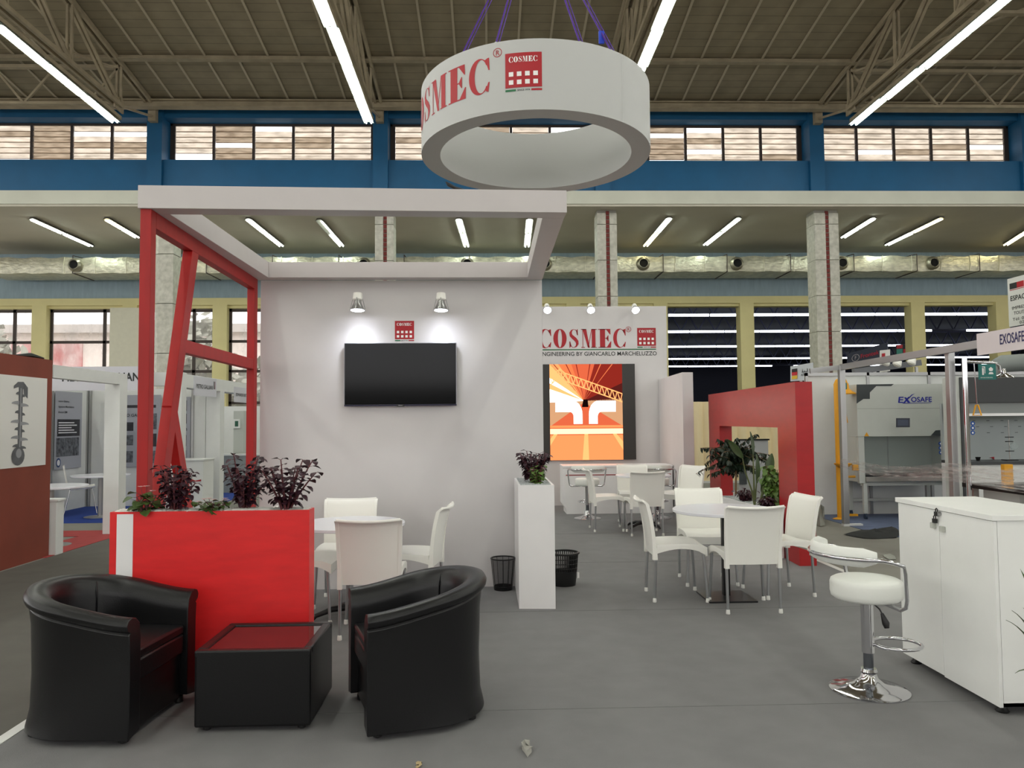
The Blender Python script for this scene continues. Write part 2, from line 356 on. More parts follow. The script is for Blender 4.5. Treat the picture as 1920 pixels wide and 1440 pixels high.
for (x0, x1, side) in ((-14.9, -8.9, 'left'), (9.05, 15.0, 'right')):
    for yy, w in ((YE, 'nearer the rear wall'), (14.1, 'nearer the camera')):
        t = thing('bracing_truss', 'brown lattice bracing between trusses in the %s bay, %s' % (side, w), 'truss', ((x0+x1)/2, yy, 9.2), 0, 'lattice bracing')
        zt = 10.15
        g = G(); g.bar((x0, yy, zt), (x1, yy, zt), .12, .08); mk('top_chord', g, steel_b, t, world=True)
        g = G(); g.bar((x0, yy, 9.25), (x1, yy, 9.25), .10, .06); mk('bottom_chord', g, steel_b, t, world=True)
        n = 4
        for i in range(n):
            a = x0+(x1-x0)*i/n; c = x0+(x1-x0)*(i+1)/n; mid = (a+c)/2
            g = G(); g.bar((a, yy, zt), (mid, yy, 9.25), .05, .05); mk('diagonal', g, steel_b, t, world=True)
            g = G(); g.bar((mid, yy, 9.25), (c, yy, zt), .05, .05); mk('diagonal', g, steel_b, t, world=True)
    for sgn in (0, 1):
        g = G(); a = x0 if sgn else x1; c = x1 if sgn else x0
        g.bar((a, 18.2, rz(18.2)-.35), (c, 13, rz(13)-.35), .05, .05)
        tag(mk('roof_brace', g, steel_b), 'thin diagonal steel brace crossing under the %s roof bay, %s' % (side, 'rising to the right' if sgn else 'rising to the left'), 'brace', 'diagonal roof braces')

# ---- clerestory wall with louvred windows
ZB, ZS, ZT = 7.72, 8.6, 9.75
g = G(); g.box(-30, 34, D1, D1+.55, ZB, ZS); g.box(-30, 34, D1, D1+.55, ZT, 9.98)
for bx in BAYS: g.box(bx-.2, bx+.2, D1-.12, D1+.55, ZB, 9.98)
struct('wall_clerestory', g, blue_w)
g = G(); g.box(-30, 34, D1-.02, D1+.55, 9.98, 10.25); struct('trim_5', g, M('dark_gap', (60, 66, 66), .9))  # solid strip coloured dark for the shaded gap at the eave
g = G(); g.box(-30, 34, D1-.14, D1+.3, 7.36, ZB); struct('trim_6', g, cream)
louv = [GLASS('louvre_glass', (246, 232, 214), .66, .25, True, 2.2, (1, 1, 5), body=(186, 168, 146), spread=.17),
        GLASS('dusty_louvre_glass', (225, 205, 180), .80, .3, True, 3, (1, 1, 6), body=(165, 140, 112), spread=.14)]
slatm = M('louvre_edge', (150, 122, 104), .5)
wn = 0; rnd = random.Random(5)
for a, c in zip(BAYS[:-1], BAYS[1:]):
    if c < -14 or a > 16: continue
    wn += 1; x0, x1 = a+.2, c-.2
    t = bpy.data.objects.new('window_%d' % wn, None); COL.objects.link(t); t.location = ((x0+x1)/2, D1+.42, ZS); t['kind'] = 'structure'
    yw = D1+.42; g = G(); n = 5; st = (x1-x0-.2)/n; xs = [x0+.1+st*i for i in range(n+1)]
    g.box(x0, x1, yw, yw+.05, ZT-.06, ZT); g.box(x0, x1, yw, yw+.05, ZS-.02, ZS+.03)
    for x in xs: g.box(x-.035, x+.035, yw-.01, yw+.05, ZS, ZT)
    g.box(x0, x0+.08, yw, yw+.05, ZS, ZT); g.box(x1-.08, x1, yw, yw+.05, ZS, ZT)
    mk('window_frame', g, frame_d, t, world=True)
    for i in range(n):
        g = G(); h = (ZT-ZS-.09)/7
        dirty = rnd.random() < .25
        for k in range(7):
            if rnd.random() < .07: continue
            z = ZS+.03+h*k; tilt = .05
            g.add([(xs[i]+.04, yw+tilt, z), (xs[i+1]-.04, yw+tilt, z), (xs[i+1]-.04, yw-tilt*.2, z+h*.97), (xs[i]+.04, yw-tilt*.2, z+h*.97)], [(0,1,2,3)], 1 if (dirty or rnd.random() < .14) else 0)
            g.box(xs[i]+.04, xs[i+1]-.04, yw+tilt-.006, yw+tilt+.006, z-.008, z+.008, 2)
        mk('louvre_pane', g, louv+[slatm], t, world=True)
# ---- mezzanine soffit
g = G(); g.box(-30, 40, D1-.1, D2+.2, 7.30, 7.36); struct('ceiling', g, plaster)
# ---- rear wall: pale blue beam, yellow lintel and mullions, openings
g = G(); g.box(-30, 40, D2, D2+.3, 5.76, 7.30); struct('wall_rear', g, blue_l)
g = G(); g.box(-30, 40, D2-.12, D2+.3, 5.52, 5.76); g.box(-30, 40, D2-.04, D2+.3, 5.42, 5.52); struct('trim_7', g, yellow_w)
g = G(); g.box(-30, 40, D2-.1, D2+.3, 0, 1.0); struct('wall_rear_base', g, yellow_w)
MUL = [ -18.105+3.005*i for i in range(17)]
for i, x in enumerate(MUL):
    g = G(); g.box(x-.24, x+.24, D2-.16, D2+.3, 1.0, 5.52); struct('trim_%d' % (10+i), g, yellow_w)
pane_m = GLASS('hazy_pane', (255, 252, 250), .22, .2, True, 1.2, (1, 1, .5), body=(225, 220, 220))
for i in range(0, 7):
    x0, x1 = MUL[i]+.24, MUL[i+1]-.24; wn += 1
    t = bpy.data.objects.new('window_%d' % wn, None); COL.objects.link(t); t.location = ((x0+x1)/2, D2+.1, 1.0); t['kind'] = 'structure'
    y = D2+.08; xm = x0+(x1-x0)*.72; g = G()
    for x in (x0+.04, xm, x1-.04): g.box(x-.05, x+.05, y, y+.06, 1.0, 5.42)
    for z in (5.36, 4.30, 3.28, 2.2): g.box(x0, x1, y, y+.06, z-.045, z+.045)
    mk('window_frame', g, frame_d, t, world=True)
    g = G(); g.add([(x0, y+.03, 1), (x1, y+.03, 1), (x1, y+.03, 5.42), (x0, y+.03, 5.42)], [(0,1,2,3)]); mk('window_pane', g, pane_m, t, world=True)
# cream roller panel behind the left column
p0 = at(208, 575, D2-.2); p1 = at(262, 700, D2-.2)
g = G(); g.box(p0.x, p1.x, D2-.26, D2-.2, 1.0, 5.42); g.box(p0.x, p1.x, D2-.27, D2-.26, 4.2, 4.22); g.box(p0.x, p1.x, D2-.27, D2-.26, 3.1, 3.12)
struct('wall_panel', g, M('cream_panel', (206, 202, 184), .7, noise=.04))

# ---- tiled columns
brick = M('red_brick_strip', (120, 50, 46), .8, noise=.3, nscale=20)
def column(pxl, pxr, py, label):
    Y = D1+.25; a = at(pxl, py, Y); b = at(pxr, py, Y); xc = (a.x+b.x)/2; w = b.x-a.x
    t = thing('column', label, 'column', (xc, Y+.3, 0), 0, 'tiled hall columns')
    x0, x1 = xc-w/2, xc+w/2; sl = .05
    g = G(); zs = [0]+[.9+1.0*i for i in range(7)]+[7.22]
    for z0, z1 in zip(zs[:-1], zs[1:]):
        for q0, q1 in ((x0, xc-sl+.02), (xc+sl+.02, x1)): g.box(q0, q1, Y, Y+.55, z0+.006, z1-.006)
    mk('tile_cladding', g, tile, t, world=True, bevel=.006)
    g = G(); g.box(x0+.01, x1-.01, Y+.05, Y+.54, 0, 7.3); mk('core', g, M('grout', (150, 148, 138), .9), t, world=True)
    g = G(); z = .05
    while z < 7.2: g.box(xc-sl+.025, xc+sl+.015, Y+.02, Y+.06, z, z+.10); z += .125
    mk('brick_strip', g, brick, t, world=True)
column(703, 738, 450, 'tiled column with a red brick strip, seen behind the white frame left of centre')
column(1120, 1157, 450, 'tiled column with a red brick strip, under the hanging ring right of the booth')
column(1528, 1573, 450, 'large tiled column with a red brick strip above the red arch')
a = fl(285, 500, 6.0)
Y = D1+.25; a = at(288, 500, Y); b = at(325, 500, Y)
t = thing('column', 'plain tiled column seen between the red posts at left', 'column', ((a.x+b.x)/2, Y+.3, 0), 0, 'tiled hall columns')
zs = [0]+[.7+1.35*i for i in range(5)]+[7.3]
for z0, z1 in zip(zs[:-1], zs[1:]):
    g = G(); c = .12; q = [(a.x, Y+c), (a.x+c, Y), (b.x, Y), (b.x, Y+.5), (a.x, Y+.5)]
    g.prism([(x, y, z0+.008) for x, y in q], (0, 0, z1-z0-.016)); mk('tile_cladding', g, tile, t, world=True, bevel=.006)
g = G(); g.box(a.x+.08, b.x-.02, Y+.08, Y+.48, 0, 7.3); mk('core', g, M('dark_grout', (90, 88, 82), .9), t, world=True)

# ---- foil duct
foil = M('crinkled_foil', (206, 203, 182), .34, .6, noise=.3, nscale=5, bump=1.0, bscale=7, stretch=(1, 1, 2))
DY = 24.7; zb, zt = 6.33, 6.83
t = thing('air_duct', 'silver foil wrapped air duct along the top of the rear wall', 'duct', (0, DY+.6, zb))
def duct_ring(x, k):
    s = .02*math.sin(k*1.7)
    return [(x, DY+s, zb+s), (x, DY+1.2, zb), (x, DY+1.2, zt), (x, DY+s, zt-s), (x, DY-.05+s, (zb+zt)/2)]
g = G(); xs = [-16+.25*i for i in range(190)]; g.loft([duct_ring(x, i) for i, x in enumerate(xs)], True, True)
mk('casing', g, foil, t, world=True, smooth=50)
noz_m = M('nozzle_metal', (150, 146, 130), .35, .7)
for i, px in enumerate((143, 330, 683, 876, 1022, 1205, 1380, 1576, 1747)):
    p = at(px, 493 if px > 600 else 499, DY); g = G()
    cz = p.z if px > 1000 else (zb+zt)/2
    r = [(.22, .02), (.22, -.05), (.19, -.10), (.15, -.14), (.14, -.14), (.14, -.02)]
    g.loft([[(p.x+q*math.cos(2*PI*a/20), DY-.04+dy, (zb+zt)/2+q*math.sin(2*PI*a/20)) for a in range(20)] for q, dy in r], True, False)
    n_ = mk('nozzle', g, noz_m, t, world=True, smooth=40)
    g = G(); g.loft([[(p.x+q*math.cos(2*PI*a/20), DY-.13+dy, (zb+zt)/2+q*math.sin(2*PI*a/20)) for a in range(20)] for q, dy in ((.135, 0), (.13, .02))], True, True)
    mk('opening', g, M('duct_hole', (8, 8, 8), .9) if i == 0 else bpy.data.materials['duct_hole'], n_, world=True)
tape = M('foil_tape', (225, 222, 205), .3, .7)
for i in range(34):
    x = -13.5+.98*i; g = G(); w = .03
    g.bar((x, DY-.07, (zb+zt)/2), (x+.01, DY-.03, zt+.01), w, .01, (1, 0, 0)); g.bar((x, DY-.07, (zb+zt)/2), (x, DY-.03, zb-.01), w, .01, (1, 0, 0))
    mk('foil_tape', g, tape, t, world=True)
for i in range(16):
    x = -13.2+2.1*i; g = G(); g.bar((x, DY-.08, zb-.01), (x, DY+1.25, zb-.01), .04, .02); g.bar((x, DY-.08, zb), (x, DY-.08, zt+.05), .02, .02); g.bar((x, DY-.08, zt+.05), (x, DY+1.3, zt+.15), .02, .02)
    mk('hanger', g, frame_d, t, world=True)

# ---- tube lights
tube_r = E('roof_tube_light', (252, 253, 244), 40.0); tube_w = E('tube_light', (240, 255, 240), 24.0); tube_y = E('warm_tube_light', (255, 244, 190), 16.0)
fix_m = M('fixture_metal', (120, 128, 120), .6); fix_d = M('dark_fixture_metal', (96, 92, 84), .6)
def tube_light(p, q, w, label, group, m1=tube_w, m2=tube_w, body=fix_m, on=(1, 1)):
    p = Vector(p); q = Vector(q); d = (q-p).normalized(); s = d.cross(Vector((0,0,1))).normalized()
    t = thing('tube_light', label, 'light', tuple((p+q)/2), 0, group)
    g = G(); c = Vector((0, 0, .03))
    pr = [s*(w*.5)+Vector((0,0,-.0)), s*(w*.30)+Vector((0,0,.07)), s*(-w*.30)+Vector((0,0,.07)), s*(-w*.5)+Vector((0,0,0)), s*(-w*.12)+Vector((0,0,.035)), s*(w*.12)+Vector((0,0,.035))]
    g.loft([[a+o for o in pr] for a in (p, q)], True, True); mk('housing', g, body, t, world=True)
    for k, sg in enumerate((-1, 1)):
        if not on[k]: continue
        g = G(); o = s*(sg*w*.25)+Vector((0,0,-.005)); g.tube([p+o+d*.05, q+o-d*.05], .022*w/.26, 8); mk('tube', g, (m1, m2)[k], t, world=True, smooth=40)
    return t
rows = {-8.95: 'leftmost row', -2.86: 'row left of the ring', 3.2: 'row right of the ring', 9.1: 'rightmost row'}
ordn = ['first', 'second', 'third', 'fourth', 'fifth', 'sixth', 'seventh', 'eighth', 'ninth', 'tenth', 'eleventh', 'twelfth', 'thirteenth', 'fourteenth', 'fifteenth', 'sixteenth', 'seventeenth', 'eighteenth', 'nineteenth', 'twentieth']
for x, rn in rows.items():
    for k in range(20):
        y1 = 18.5-1.52*k; dx = .012*((k*7) % 3-1)
        tube_light((x+dx, y1-1.48, 8.80), (x+dx, y1, 8.78), .24, 'roof tube light, %s from the wall, %s' % (ordn[k], rn), 'roof tube lights', tube_r, tube_r)
    g = G(); g.bar((x+.02, 9, 8.93), (x+.02, 18.6, 8.93), .12, .09); t_ = mk('cable_tray', g, steel_b)
    tag(t_, 'brown cable tray above the '+rn+' of roof tube lights', 'tray', 'cable trays')
for x, rn in ((-15.1, 'row beyond the left edge'), (-21.2, 'second row beyond the left edge'), (15.2, 'row beyond the right edge')):  # unseen rows, added to brighten faces turned sideways
    for k in range(10):
        y1 = 18.5-3.04*k
        tube_light((x, y1-3.0, 8.80), (x, y1, 8.78), .24, 'long roof tube light, %s from the wall, %s' % (ordn[k], rn), 'added roof tube lights outside the frame', tube_r, tube_r)
mz = [(60,412,172,462,'ww'),(200,412,258,446,'yw'),(465,412,528,462,'ww'),(598,414,641,462,'dw'),(860,412,875,463,'ww'),(993,412,988,463,'ww'),
      (1255,410,1210,462,'wy'),(1385,410,1322,460,'dw'),(1638,410,1580,446,'ww'),(1765,410,1662,460,'yw'),(1960,412,1885,460,'yy')]
mzl = ['at far left', 'just left of the red post', 'third from the left, fully lit', 'fourth from the left, one half dark', 'above the television, left of a pair', 'above the television, right of a pair',
       'right of the ring, next to it', 'right of the ring, half dark', 'touching the large column', 'right of the large column, yellowish', 'at the right edge']
for (x0, y0, x1, y1, c), lb in zip(mz, mzl):
    p = fl(x0, y0, 7.22); q = fl(x1, y1, 7.22); mid = (p+q)/2; d = (q-p).normalized()*.02
    cm = {'w': tube_w, 'y': tube_y, 'd': tube_w}
    for k, (a, b2) in enumerate(((p, mid-d), (mid+d, q))):
        on = (0, 1) if (c[k] == 'd') else (1, 1)
        tube_light(a, b2, .21, 'mezzanine tube light %s, %s half' % (lb, ('near', 'far')[k]), 'mezzanine tube lights', cm[c[k]], cm[c[k]], fix_d, on)

# ---- the dark neighbouring hall seen through the openings on the right
g = G(); g.box(-3.1, 60, D2+.4, 92, 8.3, 8.5); struct('ceiling_next_hall', g, M('dark_roof', (52, 54, 62), .9))
g = G(); g.box(-3.1, 60, 92, 92.2, 0, 8.5); g.box(-3.3, -3.1, D2+.35, 92, 0, 8.5); g.box(60, 60.2, D2+.35, 92, 0, 8.5); struct('wall_next_hall', g, navy)
g = G(); g.box(-3.1, 60, D2+.3, 92, -.05, 0.0); struct('floor_next_hall', g, M('dark_floor', (70, 72, 76), .8))
tube_n = E('distant_tube', (236, 244, 255), 5.5)
LR = [(40.6, 590), (48.5, 621), (57.5, 649), (68, 672), (80, 686)]
rl = ['nearest', 'second', 'third', 'fourth', 'farthest']
for r, (Y, py) in enumerate(LR):
    z = at(1400, py, Y).z; n = 0
    x = at(1180, 600, Y).x - rnd.random(); xe = at(1935, 600, Y).x
    while x < xe:
        ln = 2.25
        if rnd.random() < (.88 if r < 4 else .6):
            g = G(); g.box(x, x+ln-.08, Y-.05, Y+.05, z-.075, z+.05)  # box thicker than a real tube, bloom built into its shape
            o = mk('distant_tube_light', g, tube_n); n += 1
            tag(o, 'distant tube light in the dark next hall, %s row, place %d from the left' % (rl[r], n), 'light', 'tube lights in the next hall, %s row' % rl[r])
        x += ln
    t = thing('dark_truss', 'dark navy lattice truss in the next hall above the %s row of tube lights' % rl[r], 'truss', (20, Y+.7, z), 0, 'trusses in the next hall')
    g = G(); x0, x1 = at(1150, 600, Y).x, at(1960, 600, Y).x; yy = Y+.7
    g.bar((x0, yy, z+.1), (x1, yy, z+.1), .12, .1); mk('bottom_chord', g, navy, t, world=True)
    g = G(); g.bar((x0, yy, z+1.1), (x1, yy, z+1.1), .12, .1); mk('top_chord', g, navy, t, world=True)
    g = G(); n = int((x1-x0)/1.1)
    for i in range(n):
        a = x0+(x1-x0)*i/n; c = x0+(x1-x0)*(i+1)/n
        g.bar((a, yy, z+.1), ((a+c)/2, yy, z+1.1), .1, .06); g.bar(((a+c)/2, yy, z+1.1), (c, yy, z+.1), .1, .06)
    o = mk('lattice', g, navy, t, world=True)

# ---- outside the left windows
g = G(); g.box(-60, -3.4, D2+.4, 90, -.1, -.02); struct('ground', g, M('yard_ground', (190, 186, 176), .9, noise=.1))
g = G(); g.box(-30, -13.5, 47, 53, 0, 7.0); bld = mk('building', g, M('pale_render', (236, 226, 220), .9, noise=.05)); tag(bld, 'low pale building with pinkish red panels outside the left windows', 'building')
for i, (a, c) in enumerate(((-29.9, -29.1), (-28.7, -27.4), (-26.2, -24.5), (-20.6, -17.2))):
    g = G(); g.box(a, c, 46.9, 47, .6, 6.5); mk('red_panel', g, M('mottled_red_%d' % i, (188, 110, 112), .9, noise=.5, nscale=1.6, rgb2=(236, 214, 212), stretch=(1, 1, .6)), bld, world=True)
g = G(); g.box(-31, -13, 46.4, 53.5, 7.0, 7.5); mk('roof_edge', g, M('roof_edge_grey', (196, 190, 186), .9), bld, world=True)
leafm = M('hazy_leaves', (158, 160, 148), .9)  # leaf colour paled to paint in the bright haze
def tree(x, y, h, r, label, n):
    t = thing('tree', label, 'tree', (x, y, 0), 0, 'trees outside the windows')
    g = G(); g.tube([(0,0,0), (.2,0,h*.5), (.1,0,h*.75)], [.25,.18,.1], 8); mk('trunk', g, M('bark', (90, 80, 72), .9) if 'bark' not in bpy.data.materials else bpy.data.materials['bark'], t, smooth=60)
    g = G(); q = random.Random(n)
    for i in range(900):
        u = Vector((q.gauss(0, 1), q.gauss(0, 1), q.gauss(0, .8))).normalized()*r*(q.random()**.5)*(1+.25*math.sin(i)); c = Vector((0, 0, h*.72))+u
        a = Vector((q.gauss(0,1), q.gauss(0,1), q.gauss(0,1))).normalized()*.28; b = a.orthogonal().normalized()*.2
        g.add([c-a, c+b, c+a, c-b], [(0,1,2,3)])
    mk('foliage', g, leafm, t)
tree(-28.0, 42, 7.0, 2.3, 'hazy tree seen through the leftmost window', 1); tree(-15.6, 40, 7.2, 2.0, 'hazy tree seen through the window behind the red frame', 2)
tree(-11.0, 37, 4.2, 1.3, 'low bush seen through the window beside the white wall', 3)

# ================================================================ THE BOOTH
# ---- big white wall with the television
w0 = fl(489, 526, 2.80); w1 = fl(1016, 525.5, 2.80); wl = Vector((w0.x, w0.y, 0)); wr = Vector((w1.x, w1.y, 0))
wx = (wr-wl).normalized(); wn_ = Vector((wx.y, -wx.x, 0)); WT = .12
def onwall(px, py, off=0.0): return hit(px, py, wl+wn_*off, wn_)
t = thing('display_wall', 'tall white booth wall carrying the black television', 'wall', tuple((wl+wr)/2))
g = G(); g.hexa([wl, wr, wr-wn_*WT, wl-wn_*WT], [p+Vector((0,0,2.80)) for p in (wl, wr, wr-wn_*WT, wl-wn_*WT)]); mk('wall_panel', g, white, t, world=True, bevel=.003)
p = onwall(741, 638, .0); q = onwall(777, 638); lw = (q-p).length; p = onwall(740.5, 636)
logo('emblem', plane_map(p, wx, (0,0,1), wn_), lw, t)
# spot lamps on the wall
lampg = M('clear_lamp_plastic', (225, 225, 215), .15, 0, alpha=.75); spot_e = E('spot_face', (240, 244, 255), 30)
def spot_lamp(base, n, up, label, group, power, aim_down, size=1.0, parent_light=True, tilt=.3):
    """small projecting spot: socket, cage, glowing face; a real lamp inside"""
    t = thing('spot_lamp', label, 'lamp', tuple(base), 0, group); base = Vector(base); n = Vector(n)
    d = (Vector((0,0,-1))+n*aim_down).normalized(); c = base+n*.17*size+Vector((0,0,.035))
    m = Vector((0,0,1)).rotation_difference(-d).to_matrix().to_4x4(); T = Matrix.Translation(c) @ m
    g = G(); g.tube([base, base+n*.06*size, c+Vector((0,0,.02))], .01*size, 8); mk('arm', g, alu, t, world=True, smooth=40)
    g = G(); g.lathe([(.012*size, .05*size), (.034*size, .05*size), (.038*size, 0), (.03*size, -.01)], 16); g.xf(T); mk('socket', g, white_pl, t, world=True, smooth=40)
    g = G(); g.lathe([(.024*size, 0), (.03*size, -.03*size), (.05*size, -.075*size), (.062*size, -.085*size), (.052*size, -.088*size)], 20, caps=False)
    for a in range(4): g.tube([(.036*size*math.cos(a*PI/2), .036*size*math.sin(a*PI/2), .01), (.058*size*math.cos(a*PI/2), .058*size*math.sin(a*PI/2), -.08*size)], .004, 5)
    g.xf(T); mk('reflector', g, alu, t, world=True, smooth=40)
    g = G(); g.lathe([(.046*size, -.079*size), (.052*size, -.086*size), (.03*size, -.093*size), (.001, -.094*size)], 20); g.xf(T); mk('bulb_face', g, spot_e, t, world=True, smooth=50)
    if power:
        l = bpy.data.lights.new('spot_light', 'SPOT'); l.energy = power; l.spot_size = math.radians(118); l.spot_blend = 1.0; l.color = (.86, .91, 1.0); l.shadow_soft_size = .02
        o = bpy.data.objects.new('spot_light', l); COL.objects.link(o); o.parent = t
        o.location = (c+d*.105*size)-base; dd = (d-n*tilt).normalized(); o.rotation_euler = (-dd).to_track_quat('Z', 'Y').to_euler()
    return t
for px, lb, pw in ((677, 'left of the two spot lamps above the television, with the brighter pool of light', 5.5), (829, 'right of the two spot lamps above the television, its cable showing', 3.5)):
    b = onwall(px, 575); spot_lamp(b, wn_, None, lb, 'spot lamps above the television', pw, .1, 1.15)
# television
def quadpts(pxs, off): return [onwall(x, y, off) for x, y in pxs]
a = onwall(645, 762, .06); b = onwall(856.5, 762, .06); c = onwall(645.5, 643, .06)
tw = (b-a).length; th = c.z-a.z; tc_ = (a+b)/2
t = thing('television', 'wide black flat television mounted on the white wall', 'television', tuple(Vector((tc_.x, tc_.y, a.z))), math.atan2(wx.y, wx.x))
g = G(); g.box(-tw/2, tw/2, 0, .035, 0, th); mk('casing', g, M('silver_bezel', (150, 150, 156), .3, .6), t, bevel=.004)
g = G(); g.box(-tw/2+.006, tw/2-.006, -.004, .0, .014, th-.006); mk('screen', g, M('tv_screen', (6, 7, 10), .10, spec=.2), t)
g = G(); g.box(-tw/2+.002, tw/2-.002, -.006, .0, 0, .013); mk('lower_bezel', g, M('dark_bezel', (40, 38, 58), .2, .6), t)
g = G(); g.box(-.035, .035, -.009, 0, -.004, .012); lg = mk('logo_tab', g, black_pl, t, bevel=.003)
g = G(); tx, w_ = sans('Hisense', .006, .03, .035); plot(g, tx, lambda u, v: Vector((u-.0175, -.0095, .003+v))); mk('lettering', g, M('silver_print', (210, 210, 215), .4), lg)
g = G(); g.box(-.2, .2, .035, .06, .12, .4); mk('wall_bracket', g, black_metal, t)

# ---- white overhead frame
BH = .14
fA = fl(258, 390, 2.80); fB = fl(1063, 398.5, 2.80)
t = thing('overhead_frame', 'white rectangular beam frame over the front of the booth', 'frame', (-.8, 5.9, 2.8))
fx = (Vector((fB.x, fB.y, 0))-Vector((fA.x, fA.y, 0))).normalized(); fn = Vector((-fx.y, fx.x, 0))
A = Vector((fA.x, fA.y, 2.80)); B = Vector((fB.x, fB.y, 2.80)); up = Vector((0,0,BH))
def beam(name, pts):
    g = G(); g.hexa(pts, [p+up for p in pts]); mk(name, g, white_f, t, world=True, bevel=.002)
white_f = M('white_foil_frame', (203, 197, 196), .45, noise=.02)
bw = .14
Wl = Vector((wl.x-.03, wl.y-.015, 2.80)); Wr = Vector((wr.x+.0, wr.y-.015, 2.80))
beam('front_beam', [A, B, B+fn*bw, A+fn*bw])
beam('side_beam', [A+fn*bw, A+fn*bw+fx*bw, Wl+wx*bw, Wl])
beam('side_beam', [B+fn*bw-fx*bw, B+fn*bw, Wr+wx*.0, Wr-wx*bw])
r0 = Wl+wx*bw; r1 = Wr-wx*bw
g = G(); pts = [r0+Vector((0,-.13,0)), r1+Vector((0,-.13,0)), r1, r0]; g.hexa(pts, [pts[0]+up, pts[1]+up, pts[2]+up, pts[3]+up]); mk('rear_beam', g, white_f, t, world=True, bevel=.002)
# small dark thing lying on the beam
q = at(845, 350, A.y+.1); g = G(); g.tube([q+Vector((-.03,0,.03)), q+Vector((-.012,0,.012)), q+Vector((.03,0,-.01)), q+Vector((.08,.02,-.012))], [.004,.012,.010,.004], 8)
tag(mk('cable_end', g, black_pl, smooth=50), 'small black cable end poking up behind the white front beam', 'cable')

# ---- red lattice: posts, rail, struts
redp = M('red_painted_wood', (168, 12, 10), .5, noise=.12, nscale=6, bump=.02, stretch=(3, 3, .5))
t = thing('red_lattice', 'red painted timber frame with leaning struts beside the planter', 'frame', (-2.1, 5.8, 0))
px0, px1 = A.x+.005, A.x+.075; y0 = A.y+.02; LX = (px0+px1)/2
bp = fl(481, 700, 1.85)
rx1 = wl.x-.012; rx0 = rx1-.065; ryb = wl.y-.05
def lx(y): return LX+(((rx0+rx1)/2)-LX)*(y-y0)/(ryb-y0)
def lat(name, pts, th=.07):                                     # polygon in the lattice plane (y,z), given thickness
    g = G(); v = []
    g.prism([(lx(y)-th/2, y, z) for y, z in pts], (th, 0, 0)); return mk(name, g, redp, t, world=True, bevel=.003)
lat('front_post', [(y0,0),(y0+.075,0),(y0+.075,2.80),(y0,2.80)], .066)
lat('rear_post', [(ryb-.10,0),(ryb,0),(ryb,2.80),(ryb-.10,2.80)], .065)
lat('top_rail', [(y0+.075,2.70),(ryb-.1,2.70),(ryb-.1,2.80),(y0+.075,2.80)], .066)
lat('strut', [(4.79,.9),(4.90,.9),(5.46,2.70),(5.34,2.70)], .066)
lat('strut', [(5.00,1.62),(5.10,1.62),(5.83,.0),(5.71,.0)], .060)
lat('middle_rail', [(5.20,1.98),(ryb-.1,1.98),(ryb-.1,2.07),(5.23,2.07)], .06)

# ---- pebbles
peb = M('white_pebble', (222, 220, 214), .6, noise=.15, nscale=30)
pebg = M('grey_pebble', (176, 180, 180), .6, noise=.3, nscale=30)
def pebbles(name, label, quad, z, n, mats, r=.018):
    g = G(); q = random.Random(len(label)); ico = [(0,0,1),(.9,0,.3),(.28,.85,.3),(-.72,.53,.3),(-.72,-.53,.3),(.28,-.85,.3)]
    P = [Vector((p[0], p[1], 0)) for p in quad]
    for i in range(n):
        u, v = q.random(), q.random(); c = P[0]*(1-u)*(1-v)+P[1]*u*(1-v)+P[2]*u*v+P[3]*(1-u)*v; c.z = z
        s = Vector((r*q.uniform(.7, 1.5), r*q.uniform(.6, 1.2), r*q.uniform(.5, .9))); a = q.random()*6.28
        vs = [c+Vector((math.cos(a)*x*s.x-math.sin(a)*y*s.y, math.sin(a)*x*s.x+math.cos(a)*y*s.y, w*s.z)) for x, y, w in ico+[(0,0,-.4)]]
        g.add(vs, [(0,1,2),(0,2,3),(0,3,4),(0,4,5),(0,5,1),(6,2,1),(6,3,2),(6,4,3),(6,5,4),(6,1,5)])
    g.add([(p.x, p.y, z-.012) for p in P], [(0,1,2,3)], 1)
    o = mk(name, g, [mats, M('soil_'+name, (120, 116, 108), .9) if 'soil_'+name not in bpy.data.materials else bpy.data.materials['soil_'+name]], smooth=60); tag(o, label, 'pebbles'); o['kind'] = 'stuff'; return o

def planter_box(name, label, A_, B_, C_, D_, H, mat, t_=.02):
    """open-topped box on four floor corners (front left, front right, back right, back left)"""
    P = [Vector((p[0], p[1], 0)) for p in (A_, B_, C_, D_)]; cen = sum(P, Vector())/4
    t = thing(name, label, 'planter', tuple(cen))
    I = [p+((P[(i+1)%4]-p).normalized()+(P[i-1]-p).normalized())*t_ for i, p in enumerate(P)]
    up = Vector((0,0,H))
    for i, nm in enumerate(('front_panel', 'side_panel', 'back_panel', 'side_panel')):
        j = (i+1) % 4; g = G(); g.hexa([P[i], P[j], I[j], I[i]], [P[i]+up, P[j]+up, I[j]+up, I[i]+up]); mk(nm, g, mat, t, world=True, bevel=.0015)
    g = G(); dn = Vector((0,0,H-.12)); g.add([p+dn for p in I], [(0,1,2,3)]); mk('liner', g, M('liner_'+name if 'liner_'+name not in bpy.data.materials else 'liner', (60, 52, 46), .9), t, world=True)
    return t, P, I
HP = 1.0
pa = fl(206, 959.5, HP); pb = fl(580, 957, HP); pfy = (pa.y+pb.y)/2; pky = A.y-.02
pxa = at(206, 959, pfy).x; pxb = at(580, 957, pfy).x
redpl, P, I = planter_box('red_planter', 'long red planter box with a white stripe, behind the coffee table', (pxa, pfy), (pxb, pfy), (pxb, pky), (pxa, pky), HP, red)
xa = at(219.5, 970, pfy).x; xb = at(250, 970, pfy).x
g = G(); g.box(xa, xb, pfy-.003, pfy, .0, HP-.012); mk('white_stripe', g, white_lam, redpl, world=True)['label'] = 'white vertical stripe'
pebbles('pebble_bed', 'white pebbles filling the top of the red planter', [I[0], I[1], I[2], I[3]], HP-.006, 700, peb, .021)
